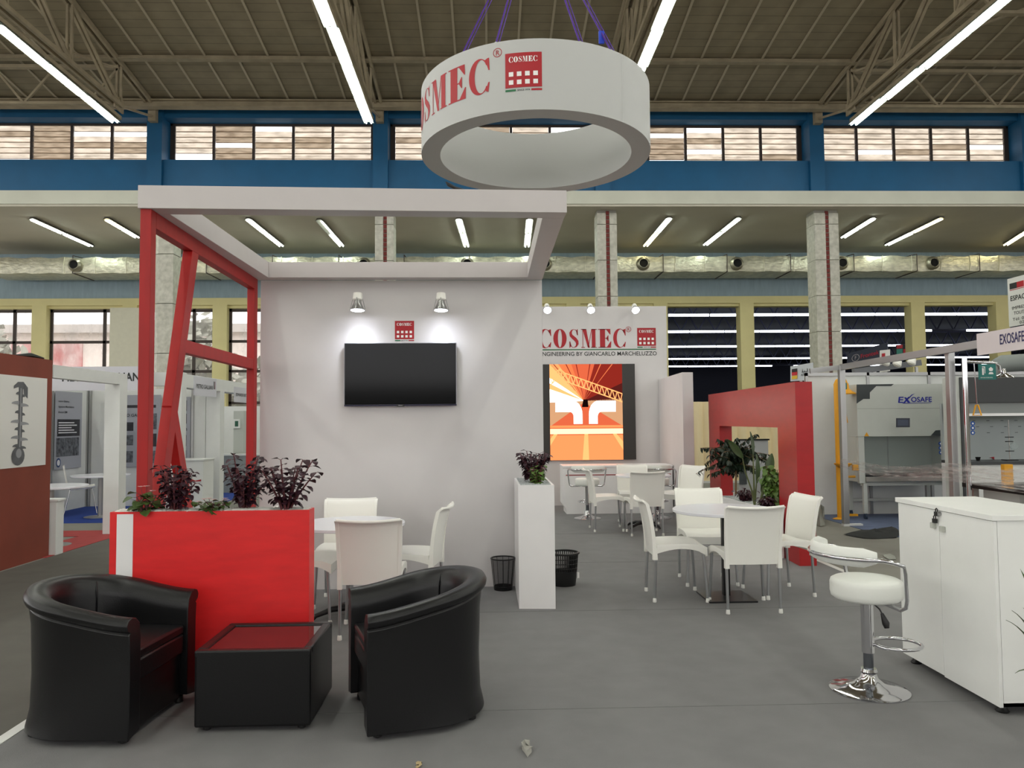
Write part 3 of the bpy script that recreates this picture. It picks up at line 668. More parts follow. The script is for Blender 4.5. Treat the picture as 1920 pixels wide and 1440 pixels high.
RP = (P[0].x, P[1].x, (pfy+pky)/2)
# white tall planter
a = fl(973.5, 1143); b = fl(1042, 1143.5); yb_ = wr.y-.035
wpl, P2, I2 = planter_box('white_planter', 'tall narrow white planter box at the end of the white wall', (a.x, a.y), (b.x, b.y+.005), (b.x-.0, yb_+.02), (a.x-.005, yb_), .985, white_lam)
pebbles('pebble_bed', 'grey pebbles in the tall white planter', I2, .975, 600, pebg, .018)

# ---- hanging ring
RC = Vector((.575, 9.0, 0)); RO, RI = 1.35, 1.13
z0 = 4.605; z1 = 5.345
ringm = M('ring_fabric', (186, 187, 185), .6)
t = thing('hanging_ring', 'large white circular sign ring hanging above the booth', 'sign', (RC.x, RC.y, z0))
g = G(); n = 96
def TZ(y, z): return z+(RC.y+RO-y)*.0215                       # the ring hangs slightly tilted
def rg(r, z): return [(RC.x+r*math.cos(2*PI*a/n), RC.y+r*math.sin(2*PI*a/n), TZ(RC.y+r*math.sin(2*PI*a/n), z)) for a in range(n)]
g.loft([rg(RO, z0), rg(RO, z1), rg(RI, z1), rg(RI, z0)], True, False, True); mk('ring_band', g, ringm, t, world=True, smooth=30)
def cyl(layer): return lambda u, v: Vector((RC.x+(RO+layer)*math.sin(u/RO), RC.y-(RO+layer)*math.cos(u/RO), TZ(RC.y-RO*math.cos(u/RO), v)))
def uat(px):                                                    # arc length on the ring for a pixel column (near side)
    best = None
    for i in range(-950, 951):
        ph = math.radians(i/10); X = RC.x+RO*math.sin(ph); Y = RC.y-RO*math.cos(ph)
        d = Vector((X, Y, 5.0))-CAMP; pxx = 960+FPX*d.dot(R)/d.dot(F)
        if best is None or abs(pxx-px) < best[0]: best = (abs(pxx-px), ph*RO)
    return best[1]
uC1 = uat(919); uM0 = uat(811)
wm, ww = wordmark(1.0)
zl0, zl1 = 4.83, 5.20; H_ = zl1-zl0
g = G(); sc = .375; plot(g, [[(x*sc, y*H_) for x, y in p] for p in wm], cyl(.003), 0, (uC1-ww*sc, zl0)); mk('lettering', g, red_print, t, world=True)
g = G(); tx, w_ = sans('R', .052, .01); plot(g, tx, cyl(.003), 0, (uC1+.068, zl1+.005))
N = 24; cx_, cz_, r_ = uC1+.085, zl1+.032, .048
plot(g, strip([(cx_+r_*math.cos(2*PI*i/N), cz_+r_*math.sin(2*PI*i/N)) for i in range(N+1)], [(cx_+(r_-.007)*math.cos(2*PI*i/N), cz_+(r_-.007)*math.sin(2*PI*i/N)) for i in range(N+1)]), cyl(.003)); mk('registered_mark', g, red_print, t, world=True)
ul = uat(947.5); ur = uat(1016); lg_ = lambda layer: (lambda u, v: cyl(layer)(ul+u, 4.842+v))
logo('emblem', lg_, ur-ul, t, .003)
g = G(); us = uat(1167); plot(g, rect(us, z0+.002, us+.006, z1-.002), cyl(.002)); mk('seam', g, M('seam_line', (200, 202, 200), .6), t, world=True)
rope = M('purple_strap', (70, 30, 130), .6)
for i, (px, py, tx_, ty) in enumerate(((868, 86, 912, 0), (931, 72, 946, 0), (1088, 72, 1066, 0), (1148, 92, 1106, 0))):
    a = math.radians((205, 245, 295, 335)[i]); 
    Yb = 8.2; p = at(px, py, Yb); q = at(tx_, ty-60, 9.0)
    # fix the foot onto the ring's top edge
    best = min(((abs(960+FPX*((RC+Vector((1.24*math.cos(k), 1.24*math.sin(k), z1)))-CAMP).dot(R)/((RC+Vector((1.24*math.cos(k), 1.24*math.sin(k), z1)))-CAMP).dot(F)-px), k) for k in [PI+j*PI/200 for j in range(201)]))
    k = best[1]; p = RC+Vector((1.24*math.cos(k), 1.24*math.sin(k), z1)); p.z = TZ(p.y, z1)
    g = G(); g.tube([p, p+Vector((0,0,.06))], .018, 6); t2 = thing('hanging_strap', 'purple strap holding the hanging ring, %s' % ('leftmost', 'second from the left', 'second from the right', 'rightmost with a blue tag')[i], 'strap', tuple(p), 0, 'purple hanging straps')
    mk('shackle', g, alu, t2, world=True)
    g = G(); top = RC+Vector((0.06*math.cos(k), .06*math.sin(k), 7.6)); g.tube([p+Vector((0,0,.05)), top], .011, 6); g.tube([p+Vector((.03,0,.05)), top+Vector((.05,0,0))], .006, 6); mk('strap', g, rope, t2, world=True)
    if i == 3:
        m_ = p.lerp(top, .13); g = G(); g.box(m_.x-.03, m_.x+.03, m_.y-.01, m_.y+.01, m_.z-.08, m_.z+.06); mk('blue_tag', g, M('blue_tag', (20, 60, 190), .5), t2, world=True)

g = G(); g.tube([RC+Vector((0,0,7.58)), RC+Vector((0,0,11.5))], .012, 6); g.tube([RC+Vector((-.07,0,7.6)), RC+Vector((.07,0,7.6))], .02, 6); tag(mk('lifting_cable', g, alu), 'steel cable that gathers the purple straps above the hanging ring', 'cable')
# ---- rear booth wall with the LED screen
RW = 13.6
a = at(940, 574, RW); b = at(1249, 574, RW); zt_ = b.z
t = thing('rear_wall', 'white rear booth wall with the big red wordmark and lit screen', 'wall', ((a.x+b.x)/2, RW, 0))
g = G(); g.box(a.x-.6, b.x, RW, RW+.12, 0, zt_); mk('wall_panel', g, white, t, world=True, bevel=.003)
mp = plane_map((0, RW, 0), (1,0,0), (0,0,1), (0,-1,0))
zb_ = at(1100, 652, RW).z; zz = at(1100, 617, RW).z; xe = at(1173.5, 640, RW).x; xs_ = at(1017, 640, RW)
H_ = zz-zb_
sc = H_*1.02
g = G(); plot(g, [[(x*sc, y*H_) for x, y in p] for p in wm], mp(.003), 0, (xe-ww*sc, zb_)); mk('wordmark', g, red_print, t, world=True)
g = G(); tx, w_ = sans('R', .055, .01); plot(g, tx, mp(.003), 0, (xe+.03, zz-.035)); cx_, cz_, r_ = xe+.048, zz-.008, .05
plot(g, strip([(cx_+r_*math.cos(2*PI*i/N), cz_+r_*math.sin(2*PI*i/N)) for i in range(N+1)], [(cx_+(r_-.008)*math.cos(2*PI*i/N), cz_+(r_-.008)*math.sin(2*PI*i/N)) for i in range(N+1)]), mp(.003)); mk('registered_mark', g, red_print, t, world=True)
e0 = at(1195, 650, RW); e1 = at(1230, 650, RW); logo('emblem', plane_map((e0.x, RW, at(1212, 648.5, RW).z), (1,0,0), (0,0,1), (0,-1,0)), e1.x-e0.x, t, .003)
g = G(); zg = at(1100, 655.5, RW).z; plot(g, rect(e1.x-2.9, zg-.009, e1.x, zg+.009), mp(.003)); mk('green_line', g, green_print, t, world=True)
g = G(); full = e1.x-at(1017, 660, RW).x; za = at(1100, 667, RW).z; zc = at(1100, 659.5, RW).z
tx, w_ = sans('ENGINEERING BY GIANCARLO MARCHELUZZO', zc-za, .012); k = (e1.x+.01-at(1018, 660, RW).x)/(w_*.972); plot(g, [[(x*k, y) for x, y in p] for p in tx], mp(.003), 0, (e1.x+.01-w_*k, za)); mk('tagline', g, black_print, t, world=True)
for i, px in enumerate((1024, 1104, 1186)):
    b_ = at(px, 583, RW); spot_lamp(b_, (0,-1,0), None, 'glowing spot lamp above the red wordmark on the rear wall, %s of the three' % ('left', 'middle', 'right')[i], 'spot lamps on the rear wall', 6, 1.3, 1.25, tilt=.3)
# LED screen
sl = at(1010, 863, RW).x-.1; sr = at(1192, 863, RW).x; sb = at(1110, 862, RW).z; st_ = at(1110, 683, RW).z
t = thing('led_screen', 'tall lit screen showing an orange factory hall with white pipes', 'screen', ((sl+sr)/2, RW-.05, sb))
g = G(); g.box(sl, sr, RW-.051, RW-.012, sb, st_); mk('cabinet', g, M('screen_black', (52, 50, 48), .5), t, world=True)
i0 = at(1031.5, 800, RW-.06).x; i1 = at(1168, 800, RW-.06).x; SW, SH = i1-i0, st_-sb
pal = [((244,140,84),1.1),((255,214,160),1.5),((140,40,30),.9),((255,250,240),2.2),((212,96,62),1.0),((232,120,72),1.0),((96,34,30),.7),((200,150,110),1.0),((40,20,20),.3),((255,170,104),1.2)]
pm = [E('screen_colour_%d' % i, c, s) for i, (c, s) in enumerate(pal)]
g = G(); 
def sp(poly, m, L): plot(g, [[(x*SW, y*SH) for x, y in poly]], plane_map((i0, RW-.052, sb), (1,0,0), (0,0,1), (0,-1,0))(.0006*L), m)
sp([(0,0),(1,0),(1,1),(0,1)], 0, 0)
v = (.47, .615)                                                  # vanishing point of the pictured hall
sp([(0,1),(1,1),v], 4, 1); sp([(0,1),(.30,1),v], 5, 2); sp([(0,.62),(0,1),(.12,1),v], 9, 2); sp([(0,.60),(0,.86),v], 3, 3); sp([(0,.74),(0,.80),v], 9, 4); sp([(.62,1),(1,1),(1,.66),v], 2, 2)
sp([(1,.80),(1,.62),v], 6, 3)
sp([(0,.60),v,(.40,.36),(0,.36)], 7, 3); sp([(1,.64),v,(.56,.36),(1,.36)], 7, 3)
sp([(.0,.35),(.47,.60),(1,.35)], 4, 4)
for x in (.05,.22,.36,.55,.70,.86): sp([(x,1),(x+.014,1),(v[0]+.002,v[1]),(v[0],v[1])], 2 if x < .6 else 5, 5)
for (ya_, yb2) in ((.97,.80),):
    for i in range(14):
        x = i/14; 
        y_ = .96-x*.28 if x > .15 else .86+x*.6; y2 = y_-.085
        xn = (i+1)/14; yn = .96-xn*.28 if xn > .15 else .86+xn*.6; yn2 = yn-.085
        sp([(x,y_),(xn,yn),(xn,yn+.012),(x,y_+.012)], 9, 6); sp([(x,y2),(xn,yn2),(xn,yn2+.012),(x,y2+.012)], 9, 6)
        sp([(x,y_),(x+.012,y_),((x+xn)/2+.012,(y2+yn2)/2),((x+xn)/2,(y2+yn2)/2)], 9, 6); sp([((x+xn)/2,(y2+yn2)/2),((x+xn)/2+.012,(y2+yn2)/2),(xn,yn),(xn-.012,yn)], 9, 6)
sp([(.44,.55),(.53,.55),(.52,.63),(.46,.63)], 8, 6)
def elbow(s, cx):                                                # white pipe elbow of the picture
    f = lambda x: cx+s*x
    pts_o = [(.36,.605)]+[(.36-.30*math.sin(a)+.0, .605-.155+.155*math.cos(a)) for a in []]
    o = [(f(.40), .615), (f(.16), .615)]+[(f(.16-.13*math.sin(a)), .475+.14*math.cos(a)) for a in [i*PI/16 for i in range(9)]]+[(f(.03), .375)]
    n_ = [(f(.40), .50), (f(.20), .50)]+[(f(.20-.05*math.sin(a)), .45+.05*math.cos(a)) for a in [i*PI/16 for i in range(9)]]+[(f(.15), .375)]
    plot(g, [[(x*SW, y*SH) for x, y in q] for q in strip(o, n_)], plane_map((i0, RW-.052, sb), (1,0,0), (0,0,1), (0,-1,0))(.0006*7), 3)
elbow(1, .505); elbow(-1, .475)
sp([(0,0),(1,0),(1,.36),(0,.36)], 4, 8); sp([(0,.27),(1,.27),(1,.325),(0,.325)], 1, 9); sp([(0,.0),(1,0),(1,.26),(0,.26)], 0, 9); sp([(0,.335),(1,.335),(1,.36),(0,.36)], 0, 9)
sp([(.44,.0),(.53,.0),(.52,.27),(.47,.27)], 9, 10); sp([(.0,.15),(.10,.27),(.05,.27),(0,.22)], 9, 10); sp([(1,.10),(.86,.27),(.91,.27),(1,.19)], 9, 10)
mk('screen_image', g, pm, t, world=True)
# ---- angled white side wall
a = fl(1279, 698, 2.22); b = fl(1243, 709.5, 2.22); 
g = G(); g.hexa([(a.x,a.y,0),(a.x+.17,a.y+.02,0),(b.x+.17,RW-.01,0),(b.x,RW-.01,0)], [(a.x,a.y,2.22),(a.x+.17,a.y+.02,2.22),(b.x+.17,RW-.01,2.22),(b.x,RW-.01,2.22)])
tag(mk('side_wall', g, white, bevel=.003), 'low white side wall standing at right angles to the rear wall', 'wall')
# ---- counter
cy = 12.35; a = fl(1062, 964); b = at(1262, 950, cy); cz = at(1100, 873, cy).z
t = thing('counter', 'long white counter with a thin red line below the lit screen', 'counter', ((a.x+b.x)/2, cy+.25, 0))
g = G(); g.box(a.x, b.x, cy, cy+.5, 0, cz-.03); l = at(1055.5, 900, cy).x
g.prism([(a.x,cy,cz-.03),(l,cy,cz-.03),(l,cy,.16),(a.x,cy,.07)], (0,.5,0)); mk('body', g, white_lam, t, world=True)
g = G(); g.box(l-.005, b.x+.005, cy-.02, cy+.5, cz-.03, cz); mk('counter_top', g, white_lam, t, world=True, bevel=.003)
zr = at(1160, 890, cy).z; g = G(); g.box(at(1061,890,cy).x, at(1258,890,cy).x, cy-.003, cy, zr-.007, zr+.007); mk('red_line', g, M('dark_red_line', (150, 22, 34), .5), t, world=True)['label'] = 'thin dark red line'
g = G(); g.box(at(1161,882,cy).x, at(1171,882,cy).x, cy-.006, cy, at(1160,884,cy).z, at(1160,879,cy).z); q_ = mk('name_plate', g, red_print, t, world=True)
g = G(); x_ = at(1161,882,cy).x; tx, w_ = sans('COSMEC', .014, .02, .065); plot(g, tx, lambda u, v: Vector((x_+.01+u, cy-.007, at(1160,883,cy).z+.005+v))); mk('lettering', g, white_print, q_, world=True)

# ---- red arch
ax0 = fl(1499.5, 1062.5); ax1 = fl(1534, 1063); 
top = fl(1486, 715, 1.88); far = fl(1328, 740, 1.88)
XA = ax0.x; YA = ax0.y; XF = far.x; YF = far.y; wA = ax1.x-ax0.x
def ax(y): return XA+(XF-XA)*(y-YA)/(YF-YA)
o0 = at(1458, 801, 8.41); yo0, yo1 = 8.42, 10.88; zo = 1.405
def arch_y(px): 
    lo, hi = YA, YF
    for _ in range(40):
        m = (lo+hi)/2; d = Vector((ax(m), m, 1.4))-CAMP; p_ = 960+FPX*d.dot(R)/d.dot(F)
        if p_ > px: lo = m
        else: hi = m
    return lo
yo0 = arch_y(1458); yo1 = arch_y(1349)
t = thing('red_arch', 'big red gateway panel with a square opening for plants', 'arch', (ax((YA+YF)/2)+.1, (YA+YF)/2, 0))
def seg(name, ya, yb, za, zb):
    g = G(); g.hexa([(ax(ya),ya,za),(ax(ya)+wA,ya,za),(ax(yb)+wA,yb,za),(ax(yb),yb,za)], [(ax(ya),ya,zb),(ax(ya)+wA,ya,zb),(ax(yb)+wA,yb,zb),(ax(yb),yb,zb)]); mk(name, g, red_arch_m, t, world=True)
seg('pier', YA, yo0, 0, 1.88); seg('pier', yo1, YF, 0, 1.88); seg('lintel', yo0, yo1, zo, 1.88); seg('sill', yo0, yo1, 0, .3)
AX = ax
# low white planter in the opening
a = fl(1463, 960, .5); b = fl(1355, 933, .5)
lpl, P3, I3 = planter_box('low_white_planter', 'low white planter trough standing in the opening of the red arch', (a.x, a.y), (ax(a.y)-.012, a.y), (ax(b.y)-.012, b.y+.25), (b.x, b.y+.25), .5, white_lam)
pebbles('pebble_bed', 'grey pebbles in the low white planter under the red arch', I3, .49, 900, pebg, .018)

# ================================================================ FURNITURE
capm = M('white_foot_cap', (236, 236, 230), .5)
leg_m = M('brushed_leg', (186, 188, 190), .28, .9)
def make_chair():
    t = thing('plastic_chair', 'x', 'chair')
    def seat(u, v):
        x = (u-.5)*(.43+.02*v); y = -.19+.41*v; e = abs(u-.5)*2
        return (x, y, .452-.020*math.sin(PI*v)*(1-e*e)+.006*e-.035*max(0, v-.82)/.18*(.6)+.010*math.sin(PI*v))
    g = G(); g.slab(seat, 12, 14, .014)
    for s in (-1, 1):                                            # arched side aprons
        n = 12; pts = []
        for i in range(n+1):
            v = i/n; pts.append((s*(.215+.010*v), -.19+.41*v, seat(0, v)[2]+.004))
        for i in range(n+1):
            v = 1-i/n; pts.append((s*(.215+.010*v), -.19+.41*v, seat(0, v)[2]-.062+.028*math.sin(PI*v)))
        for i in range(n):
            a, b = pts[i], pts[i+1]; c, d = pts[2*n+1-i-1], pts[2*n+1-i]
            g.add([a, b, c, d]+[(p[0]-s*.012, p[1], p[2]) for p in (a, b, c, d)], [(0,1,2,3),(7,6,5,4),(0,4,5,1),(2,6,7,3),(1,5,6,2),(3,7,4,0)])
    g.box(-.222, .222, .205, .221, .375, .438)
    mk('seat', g, white_pl, t, smooth=40)
    def back(u, v):
        w = .205+.012*v; x = (u-.5)*2*w; e = (u-.5)*2
        y = -.205-.035*(v**1.2)-.035*v*v*v-.03*(1-e*e)*(.3+.7*v)-(.018 if v > .97 else 0)
        z = .375+.445*v+(0 if v < .97 else -.006)+.010*e*e*v
        return (x, y, z)
    g = G(); g.slab(back, 14, 20, .012)
    for s in (-1, 1):
        rings = []
        for j in range(17):
            v = j/16; p = back(0 if s < 0 else 1, v); r = .015 if v > .25 else .015+.006*(1-v/.25); y = p[1]; x = p[0]
            zz = p[2]-(.03 if j == 0 else 0)
            rings.append([(x-r*.8, y-r, zz), (x+r*.8, y-r, zz), (x+r*.8, y+r*.9, zz), (x-r*.8, y+r*.9, zz)])
        g.loft(rings, True, True)
    g.tube([Vector(back(i/14, 1))+Vector((0,-.004,.002)) for i in range(15)], .011, 8)
    mk('backrest', g, white_pl, t, smooth=50)
    for a, b in (((-.205,-.20,.37),(-.205,-.215,.0)), ((.205,-.20,.37),(.205,-.215,.0)), ((-.205,.19,.40),(-.225,.215,.0)), ((.205,.19,.40),(.225,.215,.0))):
        a = Vector(a); b = Vector(b); g = G(); g.tube([a, b+Vector((0,0,.012))], [.0125, .0105], 12); l = mk('leg', g, leg_m, t, smooth=40)
        g = G(); g.lathe([(.012, .034), (.0145, .03), (.0165, .004), (.015, 0)], 12, b); mk('foot_cap', g, capm, l, smooth=50)
    return t
chair0 = make_chair(); _used = []
def chair(x, y, facing_deg, label, group):
    """facing: direction the sitter looks, degrees from +X"""
    rzv = math.radians(facing_deg-90)
    if not _used:
        _used.append(1); chair0.location = (x, y, .006); chair0.rotation_euler = (0,0,rzv); chair0['label'] = label; chair0['group'] = group; return chair0
    return dup(chair0, (x, y, .006), rzv, label, group)
G1 = 'chairs round the nearest white table on the right'; G2 = 'chairs round the farther table by the counter'; G3 = 'chairs round the table by the white wall'
chair(2.03, 6.14, 90, 'white plastic chair seen from behind, nearest to the camera at the right table', G1)
chair(1.57, 6.54, -2, 'white plastic chair at the left side of the right table, facing right', G1)
chair(2.00, 7.12, -92, 'white plastic chair behind the right table, facing the camera', G1)
chair(2.48, 6.62, 188, 'white plastic chair beside the red arch, facing the right table', G1)
chair(-.84, 5.61, 92, 'white plastic chair seen from behind, between the two black armchairs', G3)
chair(-1.40, 6.02, 0, 'white plastic chair half hidden behind the red planter', G3)
chair(-1.20, 6.52, -88, 'white plastic chair behind the left table, its back near the television wall', G3)
chair(-.63, 6.22, 172, 'white plastic chair in profile in front of the white wall, facing left', G3)
def pxX(px, Y): return at(px, 850, Y).x
chair(pxX(1206, 10.1), 10.15, 92, 'white plastic chair seen from behind at the farther table', G2)
chair(pxX(1140, 10.45), 10.55, 2, 'white plastic chair in profile left of the farther table', G2)
chair(pxX(1276, 10.9), 10.95, 215, 'white plastic chair right of the farther table, turned to the camera', G2)
chair(pxX(1184, 11.3), 11.15, -95, 'white plastic chair behind the farther table, before the red line of the counter', G2)

def round_table(x, y, r, h, label, base='plate', rz_=0, col=None):
    t = thing('round_table', label, 'table', (x, y, .006), rz_)
    g = G(); g.lathe([(r-.006, h-.026), (r, h-.022), (r, h-.004), (r-.004, h), (.001, h)], 64); mk('table_top', g, white_top, t, smooth=30)
    g = G()
    if base == 'plate':
        g.box(-.028, .028, -.028, .028, .02, h-.03); mk('column', g, black_metal, t, bevel=.004)
        g = G(); g.box(-.2, .2, -.2, .2, 0, .014); mk('base_plate', g, M('black_plate', (36, 36, 38), .3, .3), t, bevel=.003)
    elif base == 'star':
        g.tube([(0,0,.05),(0,0,h-.03)], .024, 16); mk('column', g, chrome if col is None else col, t, smooth=40)
        for k in range(4):
            a = k*PI/2+.4; g = G(); d = Vector((math.cos(a), math.sin(a), 0)); g.tube([d*.02+Vector((0,0,.075)), d*.14+Vector((0,0,.07)), d*.26+Vector((0,0,.035)), d*.28+Vector((0,0,.012))], [.026,.022,.017,.013], 8); mk('base_arm', g, black_pl, t, smooth=50)
    else:
        g.tube([(0,0,.01),(0,0,h-.03)], .04, 16); mk('column', g, alu, t, smooth=40)
        g = G(); g.lathe([(.24, 0), (.24, .008), (.05, .02)], 32); mk('base_plate', g, alu, t, smooth=30)
    return t
round_table(1.98, 6.47, .43, .74, 'round white table on a black column and square base plate, at right')
round_table(-1.08, 6.03, .42, .72, 'round white table between the red planter and the television wall', 'star')
round_table(pxX(1206, 10.65), 10.68, .38, .735, 'round white table on a black star base near the counter', 'star', .3)

# ---- bar stools
def make_stool(t, H=.64):
    g = G(); g.lathe([(.205, 0), (.207, .006), (.195, .012), (.14, .022), (.08, .04), (.048, .07), (.04, .095), (.038, .10)], 48); mk('base', g, chrome, t, smooth=60)
    g = G(); g.lathe([(.0, .095), (.040, .095), (.046, .105), (.040, .12), (.034, .12)], 28); mk('collar', g, chrome, t, smooth=40)
    g = G(); g.tube([(0,0,.11),(0,0,H*.34)], .026, 24); mk('lower_column', g, M('dull_steel', (120, 124, 130), .25, .9) if 'dull_steel' not in bpy.data.materials else bpy.data.materials['dull_steel'], t, smooth=40)
    g = G(); g.tube([(0,0,H*.34),(0,0,H-.12)], .033, 24); mk('upper_column', g, chrome, t, smooth=40)
    g = G(); g.lathe([(.05, H-.125), (.11, H-.115), (.12, H-.105)], 24); mk('seat_plate', g, chrome, t, smooth=40)
    g = G(); g.lathe([(.02, H-.105), (.165, H-.105), (.183, H-.092), (.188, H-.07), (.188, H-.02), (.183, H-.004), (.165, H+.006), (.1, H+.010), (.001, H+.010)], 48); mk('seat', g, white_lea, t, smooth=50)
    # back pad and arm tube; sitter faces +Y
    hb = H+.16
    N = 20; pad = []
    def ring(a):
        c = Vector((.262*math.sin(a), -.262*math.cos(a), hb)); o = Vector((math.sin(a), -math.cos(a), 0)); k = 1 if abs(a) < 1.0 else max(.6, 1-(abs(a)-1.0)*2)
        return [c+o*.022*k+Vector((0,0,.0)), c+o*.020*k+Vector((0,0,.035*k)), c+o*.006+Vector((0,0,.048*k)), c-o*.018*k+Vector((0,0,.036*k)), c-o*.026*k+Vector((0,0,-.03*k)), c-o*.008+Vector((0,0,-.055*k)), c+o*.014*k+Vector((0,0,-.045*k))]
    g = G(); g.loft([ring(-1.22+2.44*i/N) for i in range(N+1)], True, True); mk('back_pad', g, white_lea, t, smooth=60)
    pts = []
    for i in range(-14, 15):
        a = i/14*1.3; pts.append(Vector((.290*math.sin(a), -.290*math.cos(a), hb-.01)))
    for s in (1, -1):
        seq = [Vector((s*.292, -.03, hb-.02)), Vector((s*.291, .03, hb-.04)), Vector((s*.288, .04, hb-.08)), Vector((s*.272, .055, H-.06)), Vector((s*.262, .055, H-.10)), Vector((s*.235, .045, H-.118)), Vector((s*.10, .04, H-.112))]
        pts = pts+seq if s > 0 else list(reversed(seq))+pts
    g = G(); g.tube(pts, .011, 10); mk('arm_tube', g, chrome, t, smooth=60)
    g = G(); pts = [Vector((0, .03, H*.42))]+[Vector((.12*math.sin(a), .17-.13*math.cos(a)*1.0, H*.40)) for a in [PI*.1+i*PI*1.8/20 for i in range(21)]]+[Vector((0, .03, H*.42))]
    g.tube(pts, .010, 10); mk('footrest', g, chrome, t, smooth=60)
    g = G(); g.tube([(.03,.01,H-.12),(.07,.03,H-.15),(.085,.04,H-.18)], .004, 6); g.tube([(.08,.037,H-.17),(.10,.045,H-.22),(.105,.047,H-.245)], [.008,.02,.012], 8, flat=.5); mk('height_lever', g, black_pl, t, smooth=50)
white_lea = M('white_leather', (234, 236, 230), .35, bump=.04, bscale=120)
p = fl(1630, 1296)
st0 = thing('bar_stool', 'white and chrome bar stool standing beside the white storage cabinet', 'stool', (p.x, p.y, .006), math.radians(-84)); make_stool(st0, .605)
p1_ = fl(1098, 969); p2_ = fl(1226, 968)
dup(st0, (p1_.x, p1_.y-.25, .006), math.radians(0), 'chrome bar stool at the left end of the rear counter', 'bar stools at the rear counter')
dup(st0, (p2_.x, p2_.y-.25, .006), math.radians(-28), 'chrome bar stool mostly hidden behind the farther table', 'bar stools at the rear counter')

# ---- black tub armchairs
def make_armchair(t):
    n = 40; path = []
    hw, fy, cy_ = .27, .30, -.02
    for i in range(n+1):
        u = i/n
        L1 = fy-cy_; Lc = PI*hw; tot = 2*L1+Lc; s = u*tot
        if s < L1: p = Vector((hw, fy-s, 0)); o = Vector((1, 0, 0))
        elif s < L1+Lc: a = (s-L1)/hw; p = Vector((hw*math.cos(a), cy_-hw*math.sin(a), 0)); o = Vector((math.cos(a), -math.sin(a), 0))
        else: p = Vector((-hw, cy_+(s-L1-Lc), 0)); o = Vector((-1, 0, 0))
        b = (1-math.cos(2*PI*u))/2; b = b**.8; path.append((p, o, b))
    rings = []
    for p, o, b in path:
        H = .590+.115*b; fl_ = .006+.014*b
        prof = [(.045+.022*b, .03), (.042+.004*b, .12), (.040, .30), (.040+fl_*.35, H-.16), (.044+fl_*.75, H-.075), (.036+fl_*.8, H-.070), (.058+fl_, H-.055), (.064+fl_, H-.030), (.050+fl_, H-.006), (.022+fl_*.8, H+.002), (-.012+fl_*.5, H-.008), (-.040+fl_*.35, H-.035), (-.050+fl_*.1, H-.10), (-.050, .36), (-.048, .05)]
        rings.append([p+o*a+Vector((0,0,z)) for a, z in prof])
    g = G(); g.loft(rings, True, True); mk('shell', g, leather, t, smooth=55, bevel=.012)
    g = G()
    def top(u, v):
        x = (u-.5)*2*.215; y = -.20+.485*v; e = max(abs(u-.5)*2, 0)
        return (x*(1 if v > .25 else .75+v), y, .395+.02*(1-e**4)*math.sin(PI*min(1, max(0, v*.9+.05))))
    g.slab(top, 12, 12, .05); g.box(-.215, .215, -.15, .285, .27, .375); mk('seat_cushion', g, leather, t, smooth=60, bevel=.012)
    g = G(); g.box(-.225, .225, -.2, .262, .03, .27); mk('front_panel', g, leather, t, bevel=.012)
    for x, y in ((-.25,.24),(.25,.24),(-.2,-.24),(.2,-.24)):
        g = G(); g.lathe([(.016, 0), (.024, .006), (.022, .035)], 14, (x, y, 0)); mk('foot', g, black_pl, t, smooth=40)
    for s in (-1, 1):
        g = G(); g.tube([(s*.222, .345-.04, .06), (s*.222, .345-.04, .3), (s*.222, .345-.04, .50)], .003, 5); 
    g = G(); g.tube([path[14][0]-path[14][1]*.053+Vector((0,0,z)) for z in (.42,.5,.56,.60)]+[path[14][0]-path[14][1]*.03+Vector((0,0,.655))], .004, 6); mk('seam_piping', g, leather, t, smooth=40)
    g = G(); g.tube([path[26][0]-path[26][1]*.053+Vector((0,0,z)) for z in (.42,.5,.56,.60)]+[path[26][0]-path[26][1]*.03+Vector((0,0,.655))], .004, 6); mk('seam_piping', g, leather, t, smooth=40)
n0 = fl(243, 1404); f0 = fl(364, 1312)
def place_arm(pn, pf, label, first=None):
    """near and far floor corners of the open front"""
    mid = (pn+pf)/2; d = (pf-pn); ang = math.atan2(d.y, d.x)
    face = ang-PI/2 if first is None else ang+PI/2
    c = Vector((mid.x, mid.y, .006))-Vector((math.cos(face), math.sin(face), 0))*.30
    return c, face-PI/2
c, r = place_arm(n0, f0, '')
ac0 = thing('armchair', 'black leather tub armchair at left, facing right', 'armchair', tuple(c), r, 'black tub armchairs'); make_armchair(ac0); ac0.scale = (1.04, 1.0, 1.0)
n1 = fl(690, 1402); f1 = fl(652, 1306)
c, r = place_arm(n1, f1, '', 1)
dup(ac0, tuple(c), r, 'black leather tub armchair at right of the coffee table, facing left', 'black tub armchairs')

# ---- coffee table
a = fl(362, 1366, .03); b = fl(580, 1364, .03); c = fl(628, 1287, .03); 
w_, d_ = b.x-a.x, .53
t = thing('coffee_table', 'low black leather cube table with a dark glass top', 'table', ((a.x+b.x)/2, a.y+d_/2, .006)); h = .385
g = G(); g.box(-w_/2, w_/2, -d_/2, d_/2, .022, h-.008); mk('body', g, leather, t, bevel=.014)
g = G(); f_ = .045
for q in ((-w_/2,w_/2,-d_/2,-d_/2+f_),(-w_/2,w_/2,d_/2-f_,d_/2),(-w_/2,-w_/2+f_,-d_/2+f_,d_/2-f_),(w_/2-f_,w_/2,-d_/2+f_,d_/2-f_)): g.box(*q, h-.03, h+.006)
mk('top_rim', g, leather, t, bevel=.008)
g = G(); g.box(-w_/2+f_-.004, w_/2-f_+.004, -d_/2+f_-.004, d_/2-f_+.004, h-.02, h-.002); dgl = M('dark_glass', (22, 8, 10), .03); dgl.node_tree.nodes['Principled BSDF'].inputs['IOR'].default_value = 3.0; mk('glass_top', g, dgl, t)
